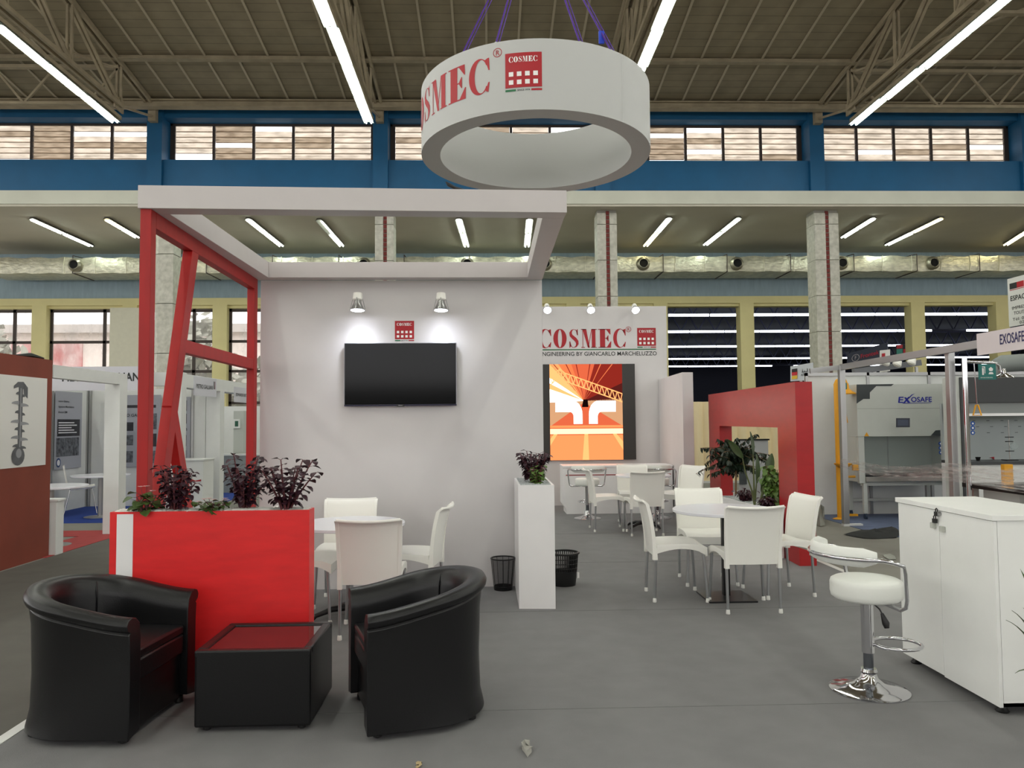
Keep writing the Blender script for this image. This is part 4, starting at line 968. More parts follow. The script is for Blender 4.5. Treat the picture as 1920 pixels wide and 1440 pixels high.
for x in (-1, 1):
    for y in (-1, 1):
        g = G(); g.lathe([(.015, 0), (.021, .005), (.020, .024)], 12, (x*(w_/2-.05), y*(d_/2-.05), 0)); mk('foot', g, black_pl, t, smooth=40)

# ---- white storage cabinet at right
cm_ = M('white_cabinet', (244, 245, 242), .35, noise=.02, nscale=6)
a = fl(1875.5, 1326, .05); b = fl(1686, 1224, .05); top_ = 1.0
X0 = a.x; Y0, Y1 = a.y, b.y; X1 = X0+.49
t = thing('storage_cabinet', 'white two-door storage cabinet with padlocks at right', 'cabinet', ((X0+X1)/2, (Y0+Y1)/2, .006))
g = G(); g.box(X0+.02, X1, Y0, Y0+.018, .05, top_-.024); g.box(X0+.02, X1, Y1-.018, Y1, .05, top_-.026); g.box(X1-.018, X1, Y0, Y1, .05, top_-.026); g.box(X0+.02, X1, Y0, Y1, .05, .068); mk('body', g, cm_, t, world=True)
g = G(); g.box(X0-.012, X1+.01, Y0-.012, Y1+.012, top_-.024, top_+.004); mk('top', g, cm_, t, world=True, bevel=.002)
ym = (Y0+Y1)/2+.02
for k, (ya, yb) in enumerate(((Y0+.001, ym-.0015), (ym+.0015, Y1-.001))):
    g = G(); g.box(X0, X0+.018, ya, yb, .052 if k else .046, top_-.028); dr = mk('door', g, cm_, t, world=True, bevel=.001)
    ly = ym+(-.03 if k == 0 else .03)
    for z_ in ((.86,), (.865,))[k]:
        p = hit((1753, 1770)[1-k], 985 if k else 992, Vector((X0, 0, 0)), Vector((1, 0, 0)))
        g = G(); g.box(X0-.022, X0, p.y-.016, p.y+.016, p.z-.016, p.z+.016); mk('knob', g, M('clear_knob_%d' % k, (190, 192, 184), .3), dr, world=True, bevel=.004)
p = hit(1761, 963, Vector((X0, 0, 0)), Vector((1, 0, 0)))
g = G(); g.tube([(X0, p.y-.012, p.z), (X0-.02, p.y-.012, p.z)], .012, 14); lk = mk('lock', g, alu, t, world=True, smooth=40)
for k, (px, py) in enumerate(((1756, 963), (1752.5, 976))):
    p = hit(px, py, Vector((X0-.015, 0, 0)), Vector((1, 0, 0))); g = G(); s = .015
    g.box(X0-.022, X0-.008, p.y-s, p.y+s, p.z-s*.9, p.z+s*.7); g.tube([(X0-.015, p.y-s*.65, p.z+s*.6), (X0-.015, p.y-s*.6, p.z+s*1.6), (X0-.015, p.y, p.z+s*2.0), (X0-.015, p.y+s*.6, p.z+s*1.6), (X0-.015, p.y+s*.65, p.z+s*.6)], .003, 6)
    mk('key_fob', g, black_pl, lk, world=True)
for x in (X0+.05, X1-.05):
    for y in (Y0+.06, Y1-.06):
        g = G(); g.lathe([(.030, .0), (.034, .006), (.020, .022), (.018, .045)], 16, (x, y, .006)); mk('foot', g, black_pl, t, world=True, smooth=40)

# ---- bins
p = fl(943, 1099)
t = thing('mesh_bin', 'black wire mesh bin standing by the white wall', 'bin', (p.x, (wl+wx*((p.x-wl.x)/wx.x)).y-.125, .006)); r0_, r1_, h = .083, .108, .275
g = G(); g.lathe([(r0_, 0), (r0_+.003, .035), (r0_-.002, .035), (r0_-.006, .004), (.001, .003)], 32); mk('base', g, black_metal, t, smooth=40)
mesh_m = GLASS('wire_mesh', (255, 255, 255), .38, .5, body=(28, 28, 30))
g = G(); g.lathe([(r0_, .03), (r1_, h)], 36, caps=False); mk('mesh_side', g, mesh_m, t, smooth=40)
g = G(); g.tube([(r1_*math.cos(2*PI*i/36), r1_*math.sin(2*PI*i/36), h) for i in range(36)], .006, 8, loop=True); mk('rim', g, black_metal, t, smooth=50)
for i in range(12):
    a = 2*PI*i/12; g = G(); g.tube([(r0_*math.cos(a), r0_*math.sin(a), .03), (r1_*math.cos(a), r1_*math.sin(a), h)], .0022, 5); mk('wire', g, black_metal, t)
p = fl(1054, 1103)
t = thing('slatted_bin', 'black plastic slatted bin half hidden behind the white planter', 'bin', (p.x+.03, p.y+.12, .006)); r0_, r1_, h = .105, .135, .29
g = G(); g.lathe([(r0_, 0), (r0_+.014, .13), (r0_+.010, .13), (r0_-.004, .005), (.001, .004)], 32); mk('lower_body', g, black_pl, t, smooth=40)
for i in range(40):
    a = 2*PI*i/40; g = G(); g.bar(((r0_+.012)*math.cos(a), (r0_+.012)*math.sin(a), .125), ((r1_-.004)*math.cos(a), (r1_-.004)*math.sin(a), h), .010, .004, (math.cos(a), math.sin(a), 0)); mk('slat', g, black_pl, t)
for z in (.16, .20, .24):
    r = r0_+.012+(r1_-r0_-.016)*(z-.125)/(h-.125); g = G(); g.tube([(r*math.cos(2*PI*i/36), r*math.sin(2*PI*i/36), z) for i in range(36)], .0035, 6, loop=True); mk('hoop', g, black_pl, t, smooth=50)
g = G(); g.tube([(r1_*math.cos(2*PI*i/36), r1_*math.sin(2*PI*i/36), h) for i in range(36)], .010, 8, loop=True); mk('rim', g, black_pl, t, smooth=50)
g = G(); g.box(.085, .105, -.10, -.085, .07, .12); g.xf(Matrix.Rotation(.35, 4, 'Z')); mk('white_sticker', g, white_print, t)

# ================================================================ PLANTS
colm = M('coleus_leaf', (62, 26, 40), .45, noise=.5, nscale=40, rgb2=(36, 18, 28))
stemm = M('coleus_stem', (96, 44, 50), .6)
grn = M('begonia_leaf', (70, 92, 40), .45, noise=.3, nscale=30); grn2 = M('fresh_leaf', (92, 124, 52), .45, noise=.25, nscale=20)
drk = M('ficus_leaf', (26, 44, 28), .40, noise=.3, nscale=20); strel = M('strelitzia_leaf', (64, 84, 44), .38, noise=.2, nscale=12)
barkm = M('tan_stem', (120, 96, 66), .8); pink = M('pink_petal', (236, 196, 196), .6)
def leaf(g, p, d, n, L, Wd, m=0, curl=.25):
    """pointed leaf with a fold along its midrib"""
    d = d.normalized(); s = d.cross(n).normalized(); n = s.cross(d).normalized(); v = [p]
    prof = [(.12, .45), (.38, 1.0), (.65, .85), (.88, .4)]
    for t_, w in prof:
        c = p+d*L*t_-n*L*curl*t_*t_; v += [c-s*Wd*w*.5+n*Wd*.14*w, c, c+s*Wd*w*.5+n*Wd*.14*w]
    v.append(p+d*L-n*L*curl); f = [(0,2,1),(0,3,2)]
    for i in range(3):
        a = 1+3*i; f += [(a,a+1,a+4,a+3),(a+1,a+2,a+5,a+4)]
    f += [(10,11,13),(11,12,13)]; g.add(v, f, m)
def bush(name, label, cat, base, stems, hgt, spread, nl, L, mat, stem_mat, seed, group=None, droop=0.0, flowers=0, extra=None, lean=(0, 0), round_=1.0):
    q = random.Random(seed); t = thing(name, label, cat, tuple(base), 0, group); gs = G(); gl = G(); gf = G()
    for k in range(stems):
        a = 2*PI*(k+q.random()*.6)/stems; rr = spread*q.uniform(.35, 1.0); H = hgt*q.uniform(.68, 1.0)*(1.0-.25*(rr/spread)**2)
        top = Vector((math.cos(a)*rr+lean[0], math.sin(a)*rr*.8+lean[1], H)); b0 = Vector((math.cos(a)*.02, math.sin(a)*.02, 0)); mid = b0.lerp(top, .5)+Vector((math.cos(a), math.sin(a), 0))*rr*(-.15)
        pts = [b0*(1-x)**2+mid*2*x*(1-x)+top*x*x for x in [i/8 for i in range(9)]]
        gs.tube(pts, [.006*(1-.6*i/8)*(1+hgt) for i in range(9)], 5)
        for j in range(nl):
            x = .22+.78*j/(nl-1) if nl > 1 else 1; i = min(7, int(x*8)); c = pts[i].lerp(pts[i+1], x*8-i) if i < 8 else pts[8]
            for sd in range(2):
                b = a+j*1.57+sd*PI+q.uniform(-.5, .5); up_ = q.uniform(-.15, .55)-droop
                d = Vector((math.cos(b), math.sin(b), up_)); pl = L*q.uniform(.15, .5); e = c+d.normalized()*pl; gs.tube([c, e], .0018, 4)
                leaf(gl, e, d+Vector((0,0,-.35-droop)), Vector((q.uniform(-.3,.3), q.uniform(-.3,.3), 1)), L*q.uniform(.7, 1.15), L*q.uniform(.72, .98)*round_, 0, q.uniform(.1, .5))
    for k in range(flowers):
        a = q.random()*2*PI; c = Vector((math.cos(a)*spread*.8, math.sin(a)*spread*.6, hgt*q.uniform(.7, 1.15)))
        gs.tube([(0,0,.02), c], .0016, 4)
        for j in range(4): leaf(gf, c, Vector((math.cos(j*1.57), math.sin(j*1.57), .5)), Vector((0,0,1)), .022, .018)
    mk('stems', gs, stem_mat, t, smooth=60); mk('foliage', gl, mat, t, smooth=70)
    if flowers: mk('flowers', gf, pink, t)
    return t
zp = HP-.012; yr = RP[2]
cg = 'dark purple coleus in the red planter'
def rpx(px): return at(px, 950, yr).x
bush('coleus_plant', 'dark purple leafy plant at the left of the red planter, before the red posts', 'plant', (rpx(328), yr, zp), 12, .32, .13, 9, .042, colm, stemm, 3, cg)
bush('coleus_plant', 'dark purple leafy plant before the rear red post', 'plant', (rpx(455), yr+.03, zp), 13, .35, .15, 10, .042, colm, stemm, 8, cg)
bush('coleus_plant', 'dark purple leafy plant at the right end of the red planter, against the white wall', 'plant', (rpx(538), yr-.02, zp), 10, .38, .19, 8, .050, colm, stemm, 12, cg)
bush('begonia', 'small green begonia with broad leaves at the left corner of the red planter', 'plant', (rpx(277), yr-.03, zp), 5, .13, .07, 3, .06, grn, stemm, 5, 'begonias in the red planter', flowers=3, round_=1.3)
bush('begonia', 'low green begonia with pale pink flowers in the middle of the red planter', 'plant', (rpx(400), yr-.02, zp), 8, .08, .10, 4, .036, grn, stemm, 6, 'begonias in the red planter', flowers=7, round_=1.3)
c4 = sum(I2, Vector())/4
ty = (I2[0].y+.28)
bush('coleus_plant', 'dark purple leafy plant in the tall white planter', 'plant', (c4.x+.005, ty+.12, .97), 17, .33, .15, 10, .046, colm, stemm, 21)
bush('begonia', 'bright green begonia in front of the purple plant in the tall white planter', 'plant', (c4.x+.03, ty-.08, .97), 8, .17, .06, 5, .042, grn2, stemm, 22, None, flowers=3, round_=1.2)
# plants in the arch
X3 = (I3[0].x+I3[1].x)/2
def lp(px, Y): return (at(px, 900, Y).x, Y, .485)
q = random.Random(4); b0 = Vector(lp(1379, 10.15)); t = thing('ficus_plant', 'tall dark green ficus bush at the left of the red arch opening', 'plant', tuple(b0)); gs = G(); gl = G()
for k in range(64):
    a = q.random()*2*PI; el = q.uniform(-.35, 1.2); rr = q.uniform(.12, .5); c0 = Vector((0, 0, .32+.28*q.random())); d = Vector((math.cos(a)*math.cos(el), math.sin(a)*math.cos(el)*.8, math.sin(el)*.85))
    c1 = c0+d*rr+Vector((-.06, 0, -.08*rr)); ctr = c0.lerp(c1, .5)+Vector((0,0,.05)); pts = [c0*(1-x)**2+ctr*2*x*(1-x)+c1*x*x for x in [i/5 for i in range(6)]]; gs.tube(pts, .004, 4)
    for j in range(19):
        x = .2+.8*j/18; i = min(4, int(x*5)); c = pts[i].lerp(pts[i+1], x*5-i); b = q.random()*6.28
        leaf(gl, c, Vector((math.cos(b), math.sin(b), -.7)), Vector((q.uniform(-.4,.4), q.uniform(-.4,.4), 1)), q.uniform(.06, .09), .040, 0, .3)
for k in range(3):                                               # long branch reaching left
    c0 = Vector((-.1, 0, .35+.10*k)); c1 = Vector((-.54+.12*k, -.05, .30+.13*k)); gs.tube([c0, c0.lerp(c1, .5)+Vector((0,0,.07)), c1], .004, 5)
    for j in range(20):
        x = j/19; c = c0.lerp(c1, x)+Vector((0, 0, .07*math.sin(PI*x))); b = q.random()*6.28; leaf(gl, c, Vector((math.cos(b), math.sin(b), -.5)), Vector((0,0,1)), .07, .034, 0, .3)
gs.tube([(0,0,0), (.01,0,.3), (0,0,.62)], [.014,.012,.009], 8); mk('trunk', gs, barkm, t, smooth=60); mk('foliage', gl, drk, t, smooth=70)
b0 = Vector(lp(1414, 8.95)); t = thing('bird_of_paradise', 'tall plant with long paddle leaves in the middle of the red arch opening', 'plant', tuple(b0))
def paddle(g, gs, base, tip, L, Wd, face):
    base = Vector(base); tip = Vector(tip); d = tip-base; end = tip+d.normalized()*L; gs.tube([base, base.lerp(tip, .5)+Vector((0,0,.01)), tip], [.014,.010,.007], 8)
    n = 10; s = d.normalized().cross(Vector(face)).normalized(); nn = s.cross(d.normalized())
    def fn(u, v): 
        w = Wd*(math.sin(PI*min(1, v*.93+.05))**.7)*(1-.25*v); return tip+d.normalized()*L*v+s*(u-.5)*w+nn*(abs(u-.5)*.25*w-.10*L*v*v)
    g.slab(fn, 4, 12, .003)
gs = G(); gl = G()
K = 8.95/FPX
for (dx, dz, L, Wd, bx, face) in ((-.205, .615, .26, .075, .0, (.3,-1,.1)), (.0, .60, .27, .075, 0, (.8,-1,0)), (.035, .265, .34, .10, .0, (.7,-1,0)), (.165, .36, .26, .115, .06, (-.1,-1,0)), (.13, .30, .2, .07, .06, (.9,-1,0)), (.10, .14, .22, .09, .05, (-.3,-1,0))):
    base = Vector((bx, 0, 0)); tip = Vector((dx, .02, dz))
    if dx == -.205:
        gs.tube([base, Vector((-.03, 0, .18)), Vector((-.10, .01, .40)), Vector((-.125, .02, .56))], [.013,.010,.008,.006], 8)
        p_ = Vector((-.125, .02, .56)); dd = Vector((-.62, 0, .78)).normalized()
        gl.slab(lambda u, v: p_+dd*.27*v+Vector((.78, 0, .62))*(u-.5)*.085*(math.sin(PI*min(1, v*.93+.05))**.7)+Vector((0,-1,0))*abs(u-.5)*.03, 4, 12, .003)
    else: paddle(gl, gs, base, tip, L, Wd, face)
mk('stalks', gs, M('green_stalk', (92, 100, 56), .5), t, smooth=60); mk('foliage', gl, strel, t, smooth=60)
bush('leafy_plant', 'bright green leafy bush at the right side of the red arch opening', 'plant', lp(1449, 8.72), 12, .56, .13, 13, .07, grn2, barkm, 31, droop=.3)
cg = 'purple coleus under the red arch'
bush('coleus_plant', 'small dark purple plant left of the paddle-leaved plant under the red arch', 'plant', lp(1397, 9.4), 9, .19, .12, 7, .05, colm, stemm, 41, cg)
bush('coleus_plant', 'small dark purple plant right of the paddle-leaved plant under the red arch', 'plant', lp(1437, 8.6), 9, .17, .10, 7, .05, colm, stemm, 42, cg)
# leaf tips of a spiky plant at the right edge
pt = at(1990, 1150, 3.3); t = thing('spiky_plant', 'spiky potted plant at the right edge, only leaf tips in view', 'plant', (pt.x, pt.y, .006)); g = G()
g.lathe([(.10, 0), (.14, .26), (.13, .26), (.12, .24), (.001, .24)], 24); mk('pot', g, white_lam, t, smooth=30)
gl = G(); q = random.Random(2)
tips = [at(1897, 1144, 3.3), at(1886, 1162, 3.28), at(1903, 1262, 3.3)]
for k in range(22):
    if k < 3: e = tips[k]-Vector((pt.x, pt.y, .006))
    else: a = q.uniform(-1.6, 1.6); e = Vector((math.cos(a)*.3, math.sin(a)*.3, q.uniform(.35, .8)))
    b_ = Vector((0, 0, .24)); ctr = b_.lerp(e, .5)+Vector((0, 0, .14)); n = 10; s = (e-b_).cross(Vector((0,0,1))).normalized()
    P_ = [b_*(1-x)**2+ctr*2*x*(1-x)+e*x*x for x in [i/n for i in range(n+1)]]
    gl.loft([[p-s*.018*(1-(i/n))**.6, p+Vector((0,0,.004*(1-i/n))), p+s*.018*(1-(i/n))**.6, p-Vector((0,0,.002))] for i, p in enumerate(P_)], True, True)
mk('foliage', gl, strel, t, smooth=60)

# ================================================================ NEIGHBOURING STANDS, LEFT
stand_w = M('stand_white', (222, 224, 222), .5, noise=.02)
brown = M('brown_red_panel', (128, 58, 42), .6, noise=.12, nscale=2)
t = thing('brown_partition', 'brown-red partition panel with an auger poster at the left edge', 'partition', (-5.08, 7.4, 0))
g = G(); g.box(-5.11, -5.05, 5.6, 9.03, 0, 2.25); mk('panel', g, brown, t, world=True)
yy0, yy1, zz0, zz1 = 7.1, 8.92, 1.05, 2.03
LM = plane_map((-5.05, 8.82, 0), (0, -1, 0), (0, 0, 1), (1, 0, 0))
def LMx(layer): return lambda u, v: Vector((-5.05+layer, 0, 0))+Vector((0, 8.82-u, v))
# seen from the aisle, left is nearer the camera: u runs from the far end to the near end
aug = M('auger_grey', (98, 100, 104), .6, noise=.25, nscale=14); aug2 = M('auger_light', (150, 152, 156), .6)
g = G(); g.box(-5.05, -5.044, yy0, yy1, zz0, zz1); po = mk('poster', g, M('poster_white', (226, 226, 222), .5), t, world=True)
g = G(); yc = 8.42
def ap(poly, L, m=0): g.add([(-5.044+.001*L, yc+a, zz0+b) for a, b in poly], [list(range(len(poly)))], m)
ap([(-.03,.12),(.045,.12),(.045,.90),(-.03,.90)], 1); ap([(.0,.12),(.02,.12),(.02,.88),(.0,.88)], 2, 1)
ap([(.13,.74),(.13,.86),(.05,.92),(-.05,.915),(-.12,.87),(-.12,.84),(-.04,.86),(.05,.84),(.06,.78)], 3)
for k, (zc, w) in enumerate(((.80,.06),(.70,.13),(.60,.07),(.50,.14),(.42,.07),(.33,.13),(.24,.10))):
    for s in (-1, 1):
        N = 8; a_ = [(s*.02+s*w*math.sin(PI*.5*i/N), zc+s*(-.012)-.035*(1-math.cos(PI*.5*i/N))*.8) for i in range(N+1)]; b_ = [(x, z-.035*(1-i/N)-.006) for i, (x, z) in enumerate(a_)]
        for i in range(N): ap([a_[i], a_[i+1], b_[i+1], b_[i]], 3, k % 2)
ap([(-.02+.115*math.cos(q_), .12+.10*math.sin(q_)) for q_ in [i*PI/10 for i in range(20)]], 4); ap([(-.01+.05*math.cos(q_), .15+.05*math.sin(q_)) for q_ in [i*PI/8 for i in range(16)]], 5, 1)
mk('auger_picture', g, [aug, aug2], po, world=True)
g = G(); g.tube([(-5.08, 8.4, 2.255), (-5.08, 8.65, 2.275), (-5.08, 8.9, 2.262)], [.01, .03, .01], 6); tag(mk('crumpled_tape', g, black_pl, smooth=50), 'dark crumpled strip lying on top of the brown-red partition', 'strip')

t = thing('stand_gantry', 'white square-section gantry frame beyond the brown-red partition', 'frame', (-5.1, 9.8, 0))
g = G(); g.box(-5.18, -5.05, 9.05, 10.72, 2.05, 2.20); mk('beam', g, stand_w, t, world=True)
g = G(); g.box(-5.28, -5.05, 10.72, 10.88, 0, 2.20); mk('post', g, stand_w, t, world=True)
g = G(); g.box(-5.12, -5.045, 10.66, 10.72, 0, 2.05); mk('post_edge', g, stand_w, t, world=True)
g = G(); g.box(-8.0, -5.3, 10.52, 10.64, 2.10, 2.22) ; 
t = thing('rear_gantry', 'white gantry frame seen between the red posts, with two hanging name signs', 'frame', (-5.1, 14, 0))
g = G(); g.box(-6.8, -5.24, 12.6, 12.76, 2.12, 2.34); mk('cross_beam', g, stand_w, t, world=True)
g = G(); g.box(-5.24, -4.98, 12.6, 12.80, 0, 2.34); mk('post', g, stand_w, t, world=True)
g = G(); g.box(-5.24, -4.98, 12.8, 16.6, 2.10, 2.32); mk('side_beam', g, stand_w, t, world=True)
g = G(); g.box(-5.24, -4.98, 14.4, 14.62, 0, 2.10); mk('post', g, stand_w, t, world=True)
def sidesign(name, label, y_near, y_far, z0_, z1_, text, th):
    g = G(); g.box(-4.98, -4.965, y_near, y_far, z0_, z1_); s_ = mk(name, g, M('sign_white_'+text[:3], (206, 206, 214), .5)); tag(s_, label, 'sign', 'name signs on the left stands')
    tx, w_ = sans(text, th, .02, (y_far-y_near)*.74); g = G(); plot(g, tx, lambda u, v: Vector((-4.962, y_near+.08+u, (z0_+z1_)/2-th/2+v))); mk('lettering', g, black_print, s_, world=True); return s_
s_ = sidesign('name_sign', 'small white name sign with an Italian flag hanging from the rear white gantry', 13.1, 14.15, 1.98, 2.31, 'PIETRO GALLIANI', .07)
g = G()
for k in range(2): g.box(-4.964, -4.960, 14.0+.05*k, 14.02+.05*k, 2.12, 2.26, k)
mk('flag_bars', g, [M('flag_dark', (30, 60, 50), .6), M('flag_red', (120, 50, 60), .6)], s_, world=True)
sidesign('name_sign', 'second white name sign farther along the rear gantry, against the red rear post', 15.15, 16.3, 1.92, 2.22, 'EDWARDS DETTORI', .06)
g = G(); g.box(-7.0, -5.4, 12.35, 12.37, 2.04, 2.42); s_ = mk('name_sign', g, bpy.data.materials['sign_white_PIE']); tag(s_, 'white name banner half hidden under the front white gantry beam', 'sign', 'name signs on the left stands')
tx, w_ = sans('PIETRO GALLIANI', .13, .03, 1.25); g = G(); plot(g, tx, lambda u, v: Vector((-6.75+u, 12.345, 2.19+v))); mk('lettering', g, black_print, s_, world=True)
# booth walls with posters
t = thing('stand_wall', 'white panel walls of the left stand carrying grey posters', 'wall', (-7.4, 13, 0))
g = G(); g.box(-7.46, -7.40, 10.2, 14.46, 0, 2.15); mk('side_panel', g, stand_w, t, world=True)
g = G(); g.box(-7.40, -5.25, 14.40, 14.46, 0, 2.15); mk('back_panel', g, stand_w, t, world=True)
for y in (11.2, 12.2, 13.2, 14.36): g = G(); g.box(-7.40, -7.37, y, y+.04, 0, 2.2); mk('aluminium_post', g, alu, t, world=True)
for x in (-7.36, -6.4, -5.5): g = G(); g.box(x, x+.04, 14.37, 14.40, 0, 2.2); mk('aluminium_post', g, alu, t, world=True)
pg_ = M('poster_grey', (160, 162, 172), .5); pd_ = M('poster_dark', (44, 44, 54), .5, noise=.6, nscale=9); pd2 = M('poster_photo', (120, 124, 132), .6, noise=.8, nscale=14, rgb2=(24, 26, 36)); pw_ = M('poster_text', (214, 214, 220), .5)
def poster(label, o, ux, nrm, w, h, lay, group):
    o = Vector(o); ux = Vector(ux); nrm = Vector(nrm); mp_ = lambda L: (lambda u, v: o+ux*u*w+Vector((0, 0, v*h))+nrm*.002*L)
    g = G(); g.prism([mp_(0)(0,0), mp_(0)(1,0), mp_(0)(1,1), mp_(0)(0,1)], nrm*.004); p_ = mk('poster', g, pg_); tag(p_, label, 'poster', group)
    g = G()
    for (a, b, c, d, m) in lay: plot(g, rect(a, b, c, d), mp_(3 if m != 2 else 4), m)
    mk('print', g, [pd_, pd2, pw_], p_, world=True)
    return p_, mp_
gp = 'posters on the walls of the left stand'
lay = [(.08,.42,.92,.64,0), (.05,.16,.9,.40,1)]+[(.12,.46+.032*i,.8-.1*(i%3),.474+.032*i,2) for i in range(5)]
p_, mp_ = poster('large grey poster with a dark text block and a photo, on the left stand wall', (-7.37, 13.28, .74), (0,1,0), (1,0,0), .86, 1.34, lay, gp)
for txt, z_, w_ in (('vostro Sistema', .86, .34), ('Agitazione Mescolazione', .79, .5), ('dosatori BIM', .72, .28)):
    g = G(); tx, ww_ = sans(txt, .035, .01, w_); [g.add([mp_(4)(.1+a/.86, z_+b/1.34) for a, b in q_], [list(range(len(q_)))]) for q_ in tx]
    mk('text_line', g, black_print, p_, world=True)
g = G(); N_ = 16
g.add([mp_(4)(.14+.085*math.cos(i*2*PI/N_), .085+.06*math.sin(i*2*PI/N_)) for i in range(N_)], [list(range(N_))]); g.add([mp_(5)(.14+.055*math.cos(i*2*PI/N_), .085+.038*math.sin(i*2*PI/N_)) for i in range(N_)], [list(range(N_))], 1)
mk('round_seal', g, [M('seal_blue', (24, 60, 110), .5), pw_], p_, world=True)
lay = [(.05,.60,.95,.66,0)]+[(a,b,a+.42,b+.17,k) for a, b, k in ((.06,.40,1),(.52,.40,0),(.06,.20,1),(.52,.20,1),(.06,.01,0),(.52,.01,1))]
poster('grey poster with a grid of small photos at the left of the stand wall', (-7.37, 12.35, .72), (0,1,0), (1,0,0), .8, 1.34, lay, gp)
lay = [(.08,.82,.9,.86,0),(.08,.5,.45,.62,0),(.55,.52,.92,.74,1),(.08,.30,.45,.44,1),(.55,.28,.92,.46,0),(.08,.06,.45,.22,1),(.55,.05,.92,.22,1)]
p_, mp_ = poster('grey poster behind the red front post, with several small pictures', (-6.95, 14.365, .72), (1,0,0), (0,-1,0), .9, 1.32, lay, gp)
tx, ww_ = sans('PIETRO GALLIANI', .05, .02, .6); g = G(); [g.add([mp_(4)(.1+a/.9, .70+b/1.32) for a, b in q_], [list(range(len(q_)))]) for q_ in tx]; mk('lettering', g, black_print, p_, world=True)
lay = [(.05,.80,.85,.95,0),(.05,.62,.85,.76,0),(.05,.30,.85,.46,1),(.05,.04,.85,.24,1)]
p_, mp_ = poster('narrow grey poster between the slanting red struts', (-5.95, 14.365, .70), (1,0,0), (0,-1,0), .44, 1.3, lay, gp)
tx, ww_ = sans('Novatech', .07, .03, .36); g = G(); [g.add([mp_(4)(.05+a/.44, .52+b/1.3) for a, b in q_], [list(range(len(q_)))]) for q_ in tx]; mk('lettering', g, black_print, p_, world=True)

t = thing('small_cabinet', 'small white cabinet beside the end of the brown-red partition', 'cabinet', (-5.2, 9.15, 0))
g = G(); g.box(-5.5, -4.99, 9.06, 9.22, .005, .62); mk('body', g, stand_w, t, world=True, bevel=.004)
g = G(); g.box(-5.52, -4.97, 9.05, 9.23, .62, .645); mk('top', g, stand_w, t, world=True, bevel=.003)
round_table(-5.46, 9.78, .42, .74, 'round white table beside the small white cabinet at left', 'disc')
round_table(-6.32, 12.75, .44, .68, 'farther round white table seen beside the white gantry post', 'disc')
# shell chair
t = thing('shell_chair', 'white shell chair on thin chrome legs at the left stand', 'chair', (-6.95, 13.35, .006), .48)
g = G(); g.slab(lambda u, v: ((u-.5)*.42, (-.2+.4*v), .44-.02*math.sin(PI*v)+.02*(2*u-1)**2), 8, 8, .02); mk('seat', g, white_pl, t, smooth=50)
g = G(); g.slab(lambda u, v: (-.20-.06*v, (u-.5)*.40, .45+.36*v), 8, 8, .02); mk('backrest', g, white_pl, t, smooth=50)
for y in (-.17, .17):
    g = G(); g.tube([(-.24, y*1.2, 0), (-.16, y, .40), (.17, y, .42), (.24, y*1.2, 0)], .010, 8); mk('leg_frame', g, chrome, t, smooth=50)
t = thing('reception_counter', 'white reception counter with a pale front panel behind the purple plants', 'counter', (-5.0, 13.9, 0))
g = G(); g.box(-5.60, -4.95, 13.5, 14.0, .005, .86); mk('body', g, stand_w, t, world=True)
g = G(); g.box(-5.62, -4.93, 13.48, 14.02, .86, .885); mk('top', g, stand_w, t, world=True, bevel=.003)
p0 = at(372, 810, 13.49)
g = G(); g.box(-4.925, -4.935, 13.55, 13.9, .55, .6); 
g = G(); g.prism([(-5.3, 13.49, .52), (-5.16, 13.49, .555), (-5.08, 13.49, .52), (-4.98, 13.49, .54), (-4.98, 13.49, .51), (-5.2, 13.49, .50)], (0, -.004, 0)); mk('red_print', g, red_print, t, world=True)
t = thing('grey_counter', 'grey counter with white top just left of the red rear post', 'counter', (-5.0, 16.2, 0))
g = G(); g.box(-5.9, -4.9, 16.9, 17.3, .005, .80); mk('body', g, M('counter_grey', (140, 146, 146), .6), t, world=True)
g = G(); g.box(-5.92, -4.88, 16.88, 17.32, .80, .83); mk('top', g, stand_w, t, world=True)
t = thing('far_partition', 'white partition wall far behind the red lattice', 'partition', (-5.5, 19, 0))
g = G(); g.box(-11, -3.0, 19.0, 19.06, 0, 1.92); mk('panel', g, stand_w, t, world=True)
g = G(); g.box(-11, -7.46, 15.2, 15.26, 0, 2.3); mk('panel', g, stand_w, t, world=True)
t = thing('wall_cabinet', 'tall pale cabinet with a small framed window beside the red rear post', 'cabinet', (-5.35, 17.6, 0))
g = G(); g.box(-5.72, -5.50, 17.4, 17.8, .0, 1.78); mk('body', g, M('cab_pale', (188, 192, 186), .6), t, world=True)
a = at(438, 786, 17.39); b = at(450, 803, 17.39)
g = G(); g.box(a.x, b.x, 17.36, 17.4, b.z, a.z); wv = mk('window_box', g, stand_w, t, world=True)
g = G(); g.box(a.x+.04, b.x-.03, 17.355, 17.36, b.z+.04, a.z-.04); mk('green_display', g, M('green_disp', (40, 90, 70), .5), wv, world=True)

# ================================================================ NEIGHBOURING STANDS, RIGHT
yel = M('safety_yellow', (226, 160, 20), .45); ocean = M('sign_teal', (20, 110, 104), .5); blue_print = M('blue_print', (26, 34, 150), .5); blue_sign = M('blue_sign', (30, 80, 160), .5)
steel = M('stainless', (186, 182, 178), .25, .9); dgrey = M('dark_grey_panel', (52, 58, 60), .5); hood_w = M('hood_grey_white', (196, 200, 194), .45, noise=.02)
t = thing('panel_partition', 'white aluminium-framed panel wall behind the safety cabinet', 'partition', (7, 11.95, 0))
ztp = 2.22
g = G(); g.box(4.98, 9.6, 11.95, 11.98, .0, ztp-.03); mk('panel', g, stand_w, t, world=True)
for x in (4.98, 5.96, 6.94, 7.92, 8.9): g = G(); g.box(x, x+.04, 11.92, 11.96, 0, ztp); mk('aluminium_post', g, alu, t, world=True)
g = G(); g.box(4.98, 9.6, 11.92, 11.97, ztp-.05, ztp); mk('top_rail', g, alu, t, world=True)
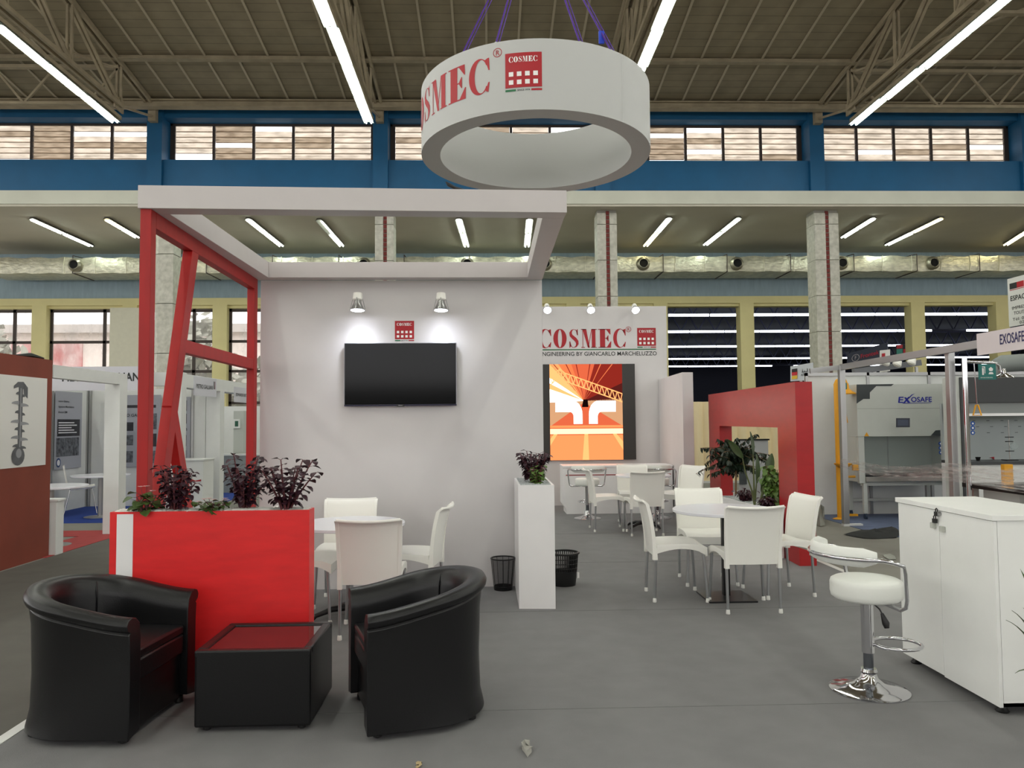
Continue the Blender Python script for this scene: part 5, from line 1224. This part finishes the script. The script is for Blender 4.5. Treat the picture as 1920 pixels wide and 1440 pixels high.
# stand frame towards the camera
t = thing('aluminium_stand', 'slim aluminium stand frame: two posts and a top rail running towards the camera', 'frame', (4.95, 9.4, 0))
A1 = fl(1586, 986); A2 = at(1573, 690, A1.y)
g = G(); g.box(A1.x-.04, A1.x+.04, A1.y-.04, A1.y+.04, .0, 2.24); mk('post', g, alu, t, world=True, bevel=.006)
g = G(); g.box(A1.x-.05, A1.x+.22, A1.y-.05, A1.y+.03, 0, .03); mk('foot_plate', g, stand_w, t, world=True)
B1 = at(1780, 655, 8.15); g = G(); g.box(B1.x-.035, B1.x+.035, 8.11, 8.19, 0, 2.22); mk('post', g, alu, t, world=True, bevel=.006)
g = G(); g.bar((A1.x, A1.y+.0, 2.22), (B1.x-.08, 6.2, 2.24), .05, .08); mk('top_rail', g, alu, t, world=True)
g = G(); g.bar((A1.x-.45, A1.y+.0, 2.17), (A1.x, A1.y, 2.22), .04, .07); mk('top_rail', g, alu, t, world=True)
xs_s = B1.x-.10; yf = xs_s/ray(1835, 640).x
g = G(); g.box(xs_s-.02, xs_s, yf-2.0, yf, 2.115, 2.33); s_ = mk('name_board', g, M('name_board_white', (220, 210, 212), .5)); tag(s_, 'long white name board on the aluminium rail at the right edge', 'sign')
tx, ww_ = sans('EXOSAFE, SARL', .095, .02, .56); g = G(); ystart = xs_s/ray(1879, 640).x; plot(g, tx, lambda u, v: Vector((xs_s-.023, ystart-u, 2.19+v))); mk('lettering', g, M('navy_print', (40, 36, 90), .5), s_, world=True)
# hanging advert board
xb = 8.0; yb = xb/ray(1890, 560).x
t = thing('hanging_board', 'tall white advertising board hanging high at the right edge', 'sign', (xb, 11.2, 2.88))
g = G(); g.box(xb, xb+.02, 10.1, yb, 2.88, 3.62); mk('board', g, M('board_white', (208, 210, 204), .5), t, world=True)
def bt(txt, h, w_, u, z_, m_, b=.02):
    tx, ww_ = sans(txt, h, b, w_); g = G(); plot(g, tx, lambda a, c: Vector((xb-.004, yb-u-a, z_+c))); mk('lettering', g, m_, t, world=True)
g = G(); g.box(xb-.003, xb, yb-.21, yb-.05, 3.45, 3.54, 0); g.box(xb-.003, xb, yb-.36, yb-.21, 3.45, 3.54, 1); g.box(xb-.003, xb, yb-.36, yb-.05, 3.43, 3.44, 1); mk('logo_bar', g, [black_print, red_print], t, world=True)
bt('ESPACE À LOUER', .075, .9, .06, 3.27, black_print); bt('IMPRESSION', .05, .5, .09, 3.13, black_print, 0); bt('TOUT SUPPORT', .05, .6, .12, 3.05, black_print, 0); bt('Tél: 023 78', .045, .5, .09, 2.96, black_print, 0); bt('023 77', .045, .3, .24, 2.90, black_print, 0)
g = G(); g.box(xb-.02, xb+.04, 10.03, 10.1, 0, 3.62); mk('support_post', g, alu, t, world=True)

# safety cabinet
HY = 11.28
def hp(px, py, o=0.0): return at(px, py, HY-o)
hx0, hx1 = hp(1607, 770).x, hp(1782, 770).x; hz1 = hp(1700, 720).z; hzm = hp(1700, 818).z; hzs = hp(1700, 893).z; hzb = hp(1700, 903).z
t = thing('safety_cabinet', 'large grey-white laboratory safety cabinet with blue lettering and dark corner shapes', 'cabinet', ((hx0+hx1)/2, HY+.3, 0))
g = G(); g.box(hx0, hx1, HY, HY+.58, hzm, hz1); mk('upper_body', g, hood_w, t, world=True, bevel=.004)
g = G(); g.box(hx0, hx0+.02, HY+.06, HY+.58, hzb, hzm); g_ = mk('side_panel', g, hood_w, t, world=True)
g = G(); g.box(hx1-.02, hx1, HY+.06, HY+.58, hzb, hzm); mk('side_panel', g, hood_w, t, world=True)
g = G(); g.box(hx0+.02, hx1-.02, HY+.5, HY+.58, hzb, hzm); mk('back_panel', g, M('steel_back', (200, 206, 202), .5, .0), t, world=True)
g = G(); g.box((hx0+hx1)/2-.005, (hx0+hx1)/2+.005, HY+.49, HY+.5, hzs, hzm); mk('back_seam', g, alu, t, world=True)
for s in (0, 1):
    xx = hx0+.01 if s == 0 else hx1-.11; g = G(); g.box(xx, xx+.09, HY+.01, HY+.07, hzb-.02, hzm); mk('front_pillar', g, hood_w, t, world=True, bevel=.004)
g = G(); g.box(hx0+.1, hx1-.1, HY-.02, HY+.5, hzb, hzs); mk('steel_sill', g, steel, t, world=True, bevel=.004)
g = G(); g.box(hx0+.1, hx1-.1, HY+.02, HY+.5, hzs, hzs+.02); mk('painted_gap', g, black_metal, t, world=True)  # black slab painted in for the dark gap above the sill
g = G(); g.add([(hx0+.1, HY+.04, hzs+.10), (hx1-.1, HY+.04, hzs+.10), (hx1-.1, HY+.02, hzm), (hx0+.1, HY+.02, hzm)], [(0,1,2,3)]); mk('glass_sash', g, GLASS('sash_glass', (240, 246, 244), .22, .05, body=(190, 196, 194)), t, world=True)
def deco(name, pts, m, par=None, o=.003):
    g = G(); q_ = [hp(x, y, o) for x, y in pts]; 
    for p_ in q_: p_.y = HY-o
    g.add(q_, [list(range(len(q_)))]); 
    return mk(name, g, m, par or t, world=True)
deco('corner_shape', [(1606,757),(1606,721),(1676,720),(1671,724),(1643,724),(1631,736),(1631,748),(1619,748)], dgrey)
deco('corner_shape', [(1745,817),(1754,807),(1767,806),(1767,794),(1780,784),(1781,817)], dgrey)
deco('panel_groove', [(1608,766),(1781,765),(1781,765.6),(1608,766.6)], M('groove', (140, 144, 140), .6))
ds = deco('control_screen', [(1680,801),(1680,784),(1706,784),(1706,801)], M('screen_frame', (70, 72, 84), .4)); deco('display', [(1683,798),(1683,787),(1703,787),(1703,798)], M('screen_blue', (96, 102, 120), .2), ds, .005)
deco('warning_triangle', [(1620.5,818),(1629.5,818),(1625,810)], yel)
p0 = hp(1690, 755.5); p1 = hp(1747, 744); tx, ww_ = sans('OSAFE', (hp(1700,744.5).z-hp(1700,753.5).z), .03, hp(1747,750).x-hp(1708,750).x)
g = G(); ox = hp(1708, 750).x; oz = hp(1708, 753.5).z; plot(g, tx, lambda u, v: Vector((ox+u+.1*v*0, HY-.004, oz+v)))
tx, ww_ = sans('E', (hp(1700,744).z-hp(1700,755).z), .03, .075); ox2 = hp(1683.5, 750).x; oz2 = hp(1690, 755).z; plot(g, tx, lambda u, v: Vector((ox2+u+.15*v, HY-.004, oz2+v)))
for q_ in ([(1692,756.5),(1696,756.5),(1707,744),(1703,744)], [(1695,745),(1699,745),(1707,755),(1702,755)], [(1703,746),(1709,740),(1716,737.5),(1710,741.5),(1705,747)], [(1696,755.5),(1746,754.8),(1746,755.6),(1696,756.6)]):
    v_ = [hp(x, y, .004) for x, y in q_]; g.add(v_, [list(range(len(v_)))])
mk('wordmark', g, blue_print, t, world=True)
for k, y_ in enumerate((831.5, 839.5, 848)):
    c_ = hp(1767, y_, -.06); g = G(); g.add([(c_.x+.032*math.cos(i*PI/8), HY+.30, c_.z+.032*math.sin(i*PI/8)) for i in range(16)], [list(range(16))]); 
    g = G(); xq = hx1-.13; g.add([(xq-.03+.03*math.cos(i*PI/8), HY+.015, c_.z+.03*math.sin(i*PI/8)) for i in range(16)], [list(range(16))]); sg = mk('safety_sign', g, blue_sign, t, world=True)
    g = G(); g.add([(xq-.03+.012*math.cos(i*PI/4), HY+.013, c_.z+.014*math.sin(i*PI/4)) for i in range(8)], [list(range(8))]); mk('pictogram', g, white_print, sg, world=True)
g = G(); g.box(hx0+.06, hx1-.06, HY+.05, HY+.1, hzb-.06, hzb); mk('support_rail', g, hood_w, t, world=True)
for s in (0, 1):
    for yl in (HY+.04, HY+.5):
        xa = (hx0+.10) if s == 0 else (hx1-.10); g = G(); g.bar((xa, yl, hzb-.02), (xa, yl, .085), .06, .05, (0,1,0)); lg2 = mk('leg', g, hood_w, t, world=True, bevel=.004)
        g = G(); g.tube([(xa-.015, yl, .04), (xa+.015, yl, .04)], .04, 14); g.box(xa-.02, xa+.02, yl-.015, yl+.015, .05, .09); mk('castor', g, M('castor_blue', (44, 60, 84), .5) if 'castor_blue' not in bpy.data.materials else bpy.data.materials['castor_blue'], lg2, world=True, smooth=40)
g = G(); g.box(hx0+.1, hx1-.1, HY+.5, HY+.54, .22, .26); mk('stretcher', g, hood_w, t, world=True)
# fume hood
FY = 10.0
def fp(px, py): return at(px, py, FY)
fx0 = fp(1803, 800).x; fx1 = fx0+1.7; fz1 = fp(1850, 707).z
t = thing('fume_hood', 'dark grey laboratory fume hood at the right edge, behind the chrome shower', 'cabinet', ((fx0+fx1)/2, FY+.4, 0))
g = G(); g.box(fx0, fx1, FY, FY+.3, fp(1850, 755).z, fz1); mk('fascia', g, M('charcoal', (58, 60, 62), .5), t, world=True, bevel=.004)
g = G(); g.box(fx0, fx0+.07, FY, FY+.3, .0, fp(1850, 755).z); mk('side_pillar', g, bpy.data.materials['charcoal'], t, world=True)
g = G(); g.box(fx0-.06, fx0-.001, FY+.02, FY+.3, 0, fz1); mk('side_panel', g, hood_w, t, world=True)
g = G(); g.box(fx0+.07, fx1, FY+.03, FY+.08, fp(1850, 775).z, fp(1850, 755).z); mk('upper_glass_frame', g, M('mid_grey', (130, 134, 134), .5), t, world=True)
g = G(); g.box(fx0+.07, fx1, FY-.01, FY+.05, fp(1850, 780).z, fp(1850, 775).z); mk('sash_handle', g, white_lam, t, world=True)
zl_ = fp(1850, 866).z
g = G(); g.box(fx0+.07, fx1, FY+.55, FY+.6, zl_, fp(1850, 755).z); mk('baffle_panel', g, M('baffle', (172, 180, 180), .45, .2), t, world=True)
g = G()
for r in range(3):
    for k in range(7): x = fx0+.3+.2*k+.05*(r % 2); z = fp(1850, 789+r*12).z; g.box(x, x+.04, FY+.545, FY+.55, z-.003, z+.003)
mk('baffle_slots', g, black_print, t, world=True)
g = G(); g.box(fx0+.07, fx1, FY, FY+.6, zl_-.04, zl_); mk('work_surface', g, M('dark_worktop', (60, 62, 64), .4), t, world=True)
g = G(); g.box(fx0+.07, fx1, FY+.02, FY+.6, .006, zl_-.04); mk('base_unit', g, stand_w, t, world=True)
for k, y_ in enumerate((794, 802.5, 811.5)):
    c_ = fp(1826.5, y_); g = G(); g.add([(c_.x+.03*math.cos(i*PI/8), FY+.03, c_.z+.03*math.sin(i*PI/8)) for i in range(16)], [list(range(16))]); sg = mk('safety_sign', g, blue_sign, t, world=True)
    g = G(); g.add([(c_.x+.013*math.cos(i*PI/4), FY+.027, c_.z+.014*math.sin(i*PI/4)) for i in range(8)], [list(range(8))]); mk('pictogram', g, white_print, sg, world=True)
c_ = fp(1898, 675); g = G(); g.tube([(c_.x-.02, FY+.4, fz1-.02), (c_.x-.02, FY+.4, fz1+.05), (c_.x+.02, FY+.36, fz1+.15), (c_.x+.10, FY+.34, fz1+.20), (c_.x+.5, FY+.34, fz1+.22)], .12, 16); g_ = mk('exhaust_elbow', g, M('duct_grey', (128, 134, 132), .5), t, world=True, smooth=60)
# lab stand inside
c_ = at(1893, 850, FY+.3); t = thing('retort_stand', 'thin metal retort stand with a round glass flask inside the fume hood', 'stand', (c_.x, c_.y, zl_))
g = G(); g.box(c_.x-.08, c_.x+.08, FY+.24, FY+.36, zl_, zl_+.012); mk('base', g, black_metal, t, world=True)
g = G(); g.tube([(c_.x, c_.y, zl_+.01), (c_.x, c_.y, zl_+.55)], .006, 6); mk('rod', g, steel, t, world=True)
for dz in (.25, .31, .12): g = G(); g.box(c_.x-.05, c_.x+.06, c_.y-.01, c_.y+.01, zl_+dz, zl_+dz+.012); mk('clamp', g, black_metal, t, world=True)
g = G(); g.lathe([(.001, 0), (.03, .006), (.05, .04), (.04, .08), (.012, .10), (.012, .14)], 16, (c_.x+.045, c_.y-.03, zl_+.14)); mk('flask', g, GLASS('flask_glass', (240, 245, 245), .2, .03), t, world=True, smooth=60)
c_ = at(1834, 865, FY+.3); g = G(); g.lathe([(.02, 0), (.035, .05), (.03, .05), (.018, .006)], 14, (c_.x, c_.y, zl_)); tag(mk('crucible', g, black_pl, smooth=40), 'small black cup on the fume hood work surface', 'cup')
c_ = at(1863, 858, FY+.5); g = G(); g.prism([(c_.x-.03, FY+.53, c_.z), (c_.x+.03, FY+.53, c_.z+.01), (c_.x+.03, FY+.53, c_.z-.03), (c_.x+.01, FY+.53, c_.z-.01)], (0, .012, 0)); tag(mk('red_valve', g, red_print), 'small red valve handle on the back panel of the fume hood', 'valve')
# lab bench
t = thing('lab_bench', 'steel laboratory bench with a dark edge behind the white storage cabinet', 'bench', (6.1, 7.7, 0))
g = G(); g.hexa([(5.43, 6.6, .715), (7.4, 6.6, .715), (7.4, 8.7, .715), (5.43, 8.7, .715)], [(5.43, 6.6, .75), (7.4, 6.6, .75), (7.4, 8.7, .75), (5.43, 8.7, .75)]); mk('worktop', g, steel, t, world=True, bevel=.004)
g = G(); g.box(5.42, 5.43, 6.6, 8.7, .705, .755); g.box(5.6, 7.0, 7.4, 8.4, .75, .754); mk('dark_edge', g, black_metal, t, world=True)
for x in (5.5, 7.3):
    for y in (6.7, 8.6): g = G(); g.box(x-.03, x+.03, y-.03, y+.03, 0, .715); mk('leg', g, steel, t, world=True)
g = G(); g.box(5.6, 7.3, 8.0, 8.6, .2, .7); mk('drawer_unit', g, stand_w, t, world=True)
c_ = at(1890, 900, 8.3); g = G(); g.box(c_.x-.05, c_.x+.05, 8.28, 8.34, .755, .98); tag(mk('yellow_upright', g, yel, bevel=.004), 'short yellow upright standing on the steel laboratory bench', 'post')
# chrome safety shower
SY = 8.0
def s3(px, py): return at(px, py, SY)
c0 = s3(1808, 672); cb = c0.x
t = thing('chrome_shower', 'polished chrome safety shower column with a bell head and pull handle', 'shower', (cb, SY, 0))
g = G(); g.tube([(cb, SY, 0), (cb, SY, c0.z)], .026, 16); mk('column', g, chrome, t, world=True, smooth=40)
e = s3(1873, 681); g = G(); g.tube([(cb, SY, c0.z-.03), (e.x-.05, SY, c0.z-.05), (e.x, SY, c0.z-.08), (e.x+.01, SY, c0.z-.15)], .018, 12); mk('arm', g, chrome, t, world=True, smooth=60)
hz = s3(1882, 709).z; hx = s3(1882, 700).x; g = G(); g.lathe([(.10, 0), (.105, .008), (.07, .03), (.03, .05), (.02, .10)], 24, (hx, SY, hz)); mk('shower_head', g, chrome, t, world=True, smooth=50)
a = s3(1826, 678); b = s3(1832, 758); g = G(); g.tube([a, b], .006, 6); mk('pull_rod', g, chrome, t, world=True)
c_ = s3(1832, 769); g = G(); g.tube([(c_.x-.045, SY, c_.z-.055), (c_.x-.012, SY, c_.z+.055), (c_.x+.012, SY, c_.z+.055), (c_.x+.045, SY, c_.z-.055)], .009, 8, loop=True); mk('pull_triangle', g, yel, t, world=True, smooth=60)
a = s3(1833, 712); b = s3(1864.5, 683); g = G(); g.box(a.x, b.x, SY-.02, SY-.015, a.z, b.z); sg = mk('teal_sign', g, ocean, t, world=True)
g = G()
def tp(u, v): return Vector((a.x+(b.x-a.x)*u, SY-.022, a.z+(b.z-a.z)*v))
for poly in ([(.2,.3),(.3,.3),(.3,.75),(.2,.75)], [(.34,.4),(.38,.4),(.38,.85),(.2,.85),(.2,.8),(.34,.8)], [(.62,.55),(.8,.55),(.84,.7),(.71,.82),(.58,.7)], [(.56,.35),(.86,.35),(.8,.48),(.62,.48)]): g.add([tp(*q_) for q_ in poly], [list(range(len(poly)))])
mk('pictograms', g, white_print, sg, world=True)
tx, ww_ = sans('DOUCHE DE SECURITE', .012, 0, .13); g = G(); plot(g, tx, lambda u, v: Vector((a.x+.02+u, SY-.022, a.z+.015+v))); mk('lettering', g, white_print, sg, world=True)
# yellow safety shower
YY = 11.35
def y3(px, py): return at(px, py, YY)
pb_ = fl(1574, 968); 
t = thing('yellow_shower', 'tall yellow emergency shower with eyewash bowl in front of the white panel wall', 'shower', (y3(1571, 850).x, YY, 0))
xp = y3(1571, 850).x; zt2 = y3(1571, 713).z; xr = y3(1586, 720).x
g = G(); g.tube([(xp, YY, .0), (xp, YY, zt2-.06), (xp+.02, YY, zt2-.015), (xp+.05, YY, zt2), (xr-.05, YY, zt2), (xr-.02, YY, zt2-.015), (xr, YY, zt2-.06), (xr, YY, y3(1588, 730).z)], .034, 12); mk('pipe', g, yel, t, world=True, smooth=60)
zz_ = y3(1587, 739).z; g = G(); g.lathe([(.125, 0), (.128, .012), (.07, .05), (.035, .09), (.03, .16)], 24, (xr+.01, YY, zz_)); mk('shower_head', g, yel, t, world=True, smooth=50)
zb2 = y3(1578, 874).z; g = G(); g.lathe([(.03, -.03), (.09, .0), (.125, .03), (.128, .045), (.118, .045), (.08, .012), (.001, .005)], 24, (xp+.05, YY-.05, zb2)); mk('eyewash_bowl', g, yel, t, world=True, smooth=50)
g = G(); g.tube([(xp, YY, .46+.17), (xp+.25, YY, .46+.17)], .018, 8); mk('bracket_arm', g, yel, t, world=True)
a = y3(1597, 882); b = y3(1608, 871); g = G(); g.box(a.x, b.x, YY-.04, YY, a.z, b.z); mk('push_plate', g, yel, t, world=True, bevel=.005)
g = G(); g.lathe([(.10, 0), (.10, .012), (.035, .03), (.034, .05)], 20, (xp, YY, 0)); mk('floor_flange', g, yel, t, world=True, smooth=40)
g = G(); g.box(xp, xp+.26, YY-.04, YY+.02, .05, .08); mk('foot_treadle', g, yel, t, world=True)
a = y3(1585, 742); b = y3(1584, 776); g = G(); g.tube([(a.x, YY-.02, a.z), (b.x, YY-.02, b.z)], .004, 5); mk('pull_rod', g, alu, t, world=True)
c_ = y3(1584.5, 785); g = G(); g.tube([(c_.x-.028, YY-.02, c_.z-.06), (c_.x-.008, YY-.02, c_.z+.06), (c_.x+.008, YY-.02, c_.z+.06), (c_.x+.028, YY-.02, c_.z-.06)], .007, 8, loop=True); mk('pull_triangle', g, yel, t, world=True, smooth=60)
a = y3(1577, 735); b = y3(1585, 718); g = G(); g.box(a.x, b.x, YY-.045, YY-.04, a.z, b.z); mk('teal_sign', g, ocean, t, world=True)
# stretch film
film = GLASS('stretch_film', (250, 250, 250), .12, .12, True, 5, (6, 1, 12), body=(214, 208, 206))
g = G(); q = random.Random(9)
for k in range(5):
    zA = y3(1578, 857).z*0+.93-.02*k; zB = .99-.035*k; n = 40; A_, B_ = [], []
    for i in range(n+1):
        s = i/n; y = A1.y-.02+(6.3-A1.y)*s; x = A1.x-.045+(B1.x-.06-A1.x+.0)*min(1, s/.58); z = zA+(zB-zA)*min(1, s/.58)-.07*math.sin(PI*min(1, s/.58))+.01*math.sin(9*s+k); h_ = (.008+.020*min(1, s/.4))*(1+.3*math.sin(14*s+2*k))
        A_.append((x-.006*k, y, z-h_)); B_.append((x-.006*k+.008*math.sin(20*s+k), y, z+h_))
    g.loft([[A_[i], B_[i]] for i in range(n+1)], False, False)
tag(mk('stretch_film', g, film, smooth=60), 'band of clear stretch film tied across the aluminium posts', 'film')
# signs beyond
def board(name, label, pts, Ys, m, th=.03):
    q_ = [at(x, y, Y) for (x, y), Y in zip(pts, Ys)]; n_ = (q_[1]-q_[0]).cross(q_[3]-q_[0]).normalized()
    if n_.y > 0: n_ = -n_
    g = G(); g.prism(q_, -n_*th); o = mk(name, g, m); tag(o, label, 'sign'); ux = (q_[1]-q_[0]); uz = (q_[3]-q_[0]); return o, (lambda u, v: q_[0]+ux*u+uz*v+n_*.012)
dk = M('banner_dark', (100, 106, 120), .6)
o, bm = board('dark_banner', 'dark grey banner with red lettering beyond the right stands', [(1588,686),(1664,668),(1664,642),(1588,664)], (32,30,30,32), dk)
tx, w_ = sans('Frontek', 1, .02); g = G(); [g.add([bm(.36+a/w_*.45, .34+b*.34) for a, b in q_], [list(range(len(q_)))]) for q_ in tx]; mk('lettering', g, M('dim_red', (255, 84, 96), .5), o, world=True)
tx, w_ = sans('F', 1, .02); g = G(); [g.add([bm(.21+a/w_*.04, .36+b*.30) for a, b in q_], [list(range(len(q_)))]) for q_ in tx]
ring_ = lambda r1, r2, n: [[(.23+r*.5*math.cos(2*PI*i/n), .5+r*1.5*math.sin(2*PI*i/n)) for i in range(n+1)] for r in (r1, r2)]
ra, rb = ring_(.2, .17, 20); [g.add([bm(*p_) for p_ in q_], [list(range(4))]) for q_ in strip(ra, rb)]; mk('round_mark', g, white_print, o, world=True)
o, bm = board('flag_sign', 'pale sign with a black, red and gold flag above the red arch', [(1482,715),(1523,712),(1523,680),(1482,687)], (18,17.4,17.4,18), M('pale_sign', (196, 200, 206), .5))
g = G()
for k, z_ in enumerate((.58, .36, .12)): g.add([bm(.08, z_), bm(.34, z_+.02), bm(.34, z_+.24), bm(.08, z_+.22)], [(0,1,2,3)], 2-k if False else k)
mk('flag', g, [M('flag_black', (30, 26, 28), .5), M('flag_red2', (190, 30, 40), .5), M('flag_gold', (220, 180, 50), .5)], o, world=True)
tx, w_ = sans('ALLEM', 1, .02); g = G(); [g.add([bm(.50+a/w_*.32, .30+b*.14) for a, b in q_], [list(range(len(q_)))]) for q_ in tx]
for poly in ([(.54,.52),(.80,.54),(.80,.58),(.54,.56)], [(.56,.56),(.59,.56),(.59,.68),(.56,.68)], [(.66,.56),(.69,.56),(.69,.64),(.66,.64)], [(.78,.56),(.81,.56),(.81,.76),(.78,.76)], [(.62,.46),(.65,.46),(.65,.49),(.62,.49)], [(.71,.46),(.74,.46),(.74,.49),(.71,.49)], [(.56,.72),(.59,.72),(.59,.75),(.56,.75)]): g.add([bm(*p_) for p_ in poly], [list(range(4))])
mk('lettering', g, black_print, o, world=True)
pst_ = at(1502, 700, 17.9); g = G(); g.box(pst_.x-.03, pst_.x+.03, 17.9, 17.96, 0, 2.45); mk('post', g, alu, o, world=True)
o, bm = board('small_sign', 'small white sign with red and blue marks above the panel wall', [(1651,698),(1669,696),(1669,655),(1651,657)], (13.5,)*4, M('small_white', (214, 214, 210), .5))
g = G(); g.add([bm(*p_) for p_ in ((.1,.6),(.45,.6),(.45,.85),(.1,.85))], [(0,1,2,3)], 0); g.add([bm(*p_) for p_ in ((.5,.5),(.9,.5),(.9,.68),(.5,.68))], [(0,1,2,3)], 1); g.add([bm(*p_) for p_ in ((.15,.3),(.45,.3),(.45,.42),(.15,.42))], [(0,1,2,3)], 0)
mk('marks', g, [red_print, blue_print], o, world=True)
tx, w_ = sans('ubricating', 1, .02); g = G(); [g.add([bm(.08+a/w_*.84, .10+b*.10) for a, b in q_], [list(range(len(q_)))]) for q_ in tx]; mk('lettering', g, blue_print, o, world=True)
g = G(); pst_ = at(1660, 690, 13.55); g.box(pst_.x-.03, pst_.x+.03, 13.54, 13.6, 0, 2.5); mk('post', g, alu, o, world=True)
o, bm = board('colour_sign', 'dark sign with green, red and blue blocks in the next hall', [(1680,667),(1712,664),(1712,644),(1680,647)], (30.6,)*4, M('sign_black', (18, 18, 20), .5))
g = G()
for k, q_ in enumerate((((.02,.1),(.38,.1),(.38,.6),(.02,.6)), ((.02,.65),(.38,.65),(.38,.98),(.02,.98)), ((.42,.1),(.62,.1),(.62,.55),(.42,.55)), ((.66,.1),(.98,.1),(.98,.6),(.66,.6)))): g.add([bm(*p_) for p_ in q_], [(0,1,2,3)], k)
mk('colour_blocks', g, [M('blk_green', (60, 150, 130), .5), M('blk_red', (190, 40, 50), .5), bpy.data.materials['blk_red'], M('blk_blue', (60, 90, 190), .5)], o, world=True)
t = thing('lamp_rail', 'grey rail with small white spot heads above the panel wall', 'lamp', (at(1680, 690, 13).x, 13, 2.2))
g = G(); a = at(1600, 697, 13); b = at(1725, 680, 13); g.bar(a, b, .1, .10); mk('rail', g, M('rail_grey', (110, 112, 118), .5), t, world=True)
for px_, py_ in ((1661, 679), (1683, 681), (1710, 678)):
    c_ = at(px_, py_, 12.8); g = G(); g.lathe([(.02, .08), (.05, .05), (.075, -.03), (.06, -.05), (.001, -.05)], 16); g.xf(Matrix.Translation(c_) @ Matrix.Rotation(.5, 4, 'Y')); mk('spot_head', g, white_pl, t, world=True, smooth=50)
for px_ in (1640, 1718):
    p_ = at(px_, 690, 13.07); g = G(); g.box(p_.x-.02, p_.x+.02, 13.05, 13.09, 0, 2.38); mk('post', g, alu, t, world=True)
# beyond the arch
g = G(); n = 40; g.loft([[(3.95+2.7*i/n, 15.0+.04*math.sin(i*1.9), .30), (3.95+2.7*i/n, 15.0+.05*math.sin(i*1.9+.6), 1.85)] for i in range(n+1)], False, False)
tag(mk('cream_curtain', g, M('cream_cloth', (250, 232, 190), .8), smooth=60), 'cream cloth curtain hanging behind the red arch', 'curtain')
g = G(); g.box(3.9, 6.7, 14.9, 15.1, .0, .10); g.box(3.9, 6.7, 14.95, 15.05, .26, .30); tag(mk('stage_edge', g, stand_w), 'low pale stage edge below the cream curtain', 'stage')
t = thing('grey_partition', 'pale grey partition seen through the opening of the red arch', 'partition', (5.0, 13.4, 0))
a = at(1386, 826, 13.3); b = at(1440, 826, 13.3); g = G(); g.box(a.x, b.x, 13.3, 13.36, 0, a.z); mk('panel', g, M('pale_grey', (188, 192, 196), .6), t, world=True)
g = G(); g.box(a.x-.02, b.x+.02, 13.28, 13.38, a.z, a.z+.025); mk('top_rail', g, black_metal, t, world=True)
c_ = at(1386, 908, 13.29); d_ = at(1398, 838, 13.29); g = G(); g.box(c_.x, d_.x, 13.26, 13.29, c_.z, d_.z); mk('dark_panel', g, M('slate', (70, 78, 82), .5), t, world=True)
# debris
def cloth(name, label, cat, pts, m, zf=.02, seed=1):
    q = random.Random(seed); P_ = [fl(x, y, .008) for x, y in pts]; c = sum(P_, Vector())/len(P_); g = G(); rings = [P_]
    for k, s in enumerate((.72, .42, .15)): rings.append([c+(p-c)*s+Vector((q.uniform(-.02,.02), q.uniform(-.02,.02), zf*q.uniform(.2, 1.2))) for p in P_])
    g.loft(rings, True, True); return tag(mk(name, g, m, smooth=80), label, cat)
cloth('black_cloth', 'crumpled black cloth on the concrete floor left of the white storage cabinet', 'cloth', [(1581,1002),(1600,1000),(1635,996),(1655,994),(1680,990),(1692,1000),(1680,1008),(1640,1010),(1618,1009)], M('black_fabric', (30, 32, 32), .8), .05, 3)
cloth('plastic_bag', 'crumpled clear plastic bag on the floor beside the panel wall', 'bag', [(1532,972),(1540,970),(1547,978),(1546,985),(1538,987),(1531,983)], GLASS('bag_plastic', (235, 235, 230), .6, .2, body=(190, 190, 180)), .22, 4)
cloth('paper_scrap', 'pale crumpled scrap on the grey carpet, nearest to the bottom edge', 'scrap', [(980,1398),(986,1402),(994,1404),(997,1410),(989,1420),(984,1412),(979,1406)], M('scrap_paper', (170, 168, 160), .7), .03, 5)
cloth('leaf_scrap', 'tiny tan scrap on the carpet at the bottom edge below the right armchair', 'scrap', [(778,1438),(784,1433),(790,1430),(788,1436),(783,1441)], M('scrap_tan', (190, 170, 130), .7), .01, 6)
cloth('floor_sheet', 'thin clear plastic sheet lying on the concrete by the white storage cabinet', 'sheet', [(1656,1040),(1668,1038),(1678,1042),(1680,1048),(1668,1049),(1658,1044)], M('sheet_pale', (176, 180, 170), .3), .004, 7)
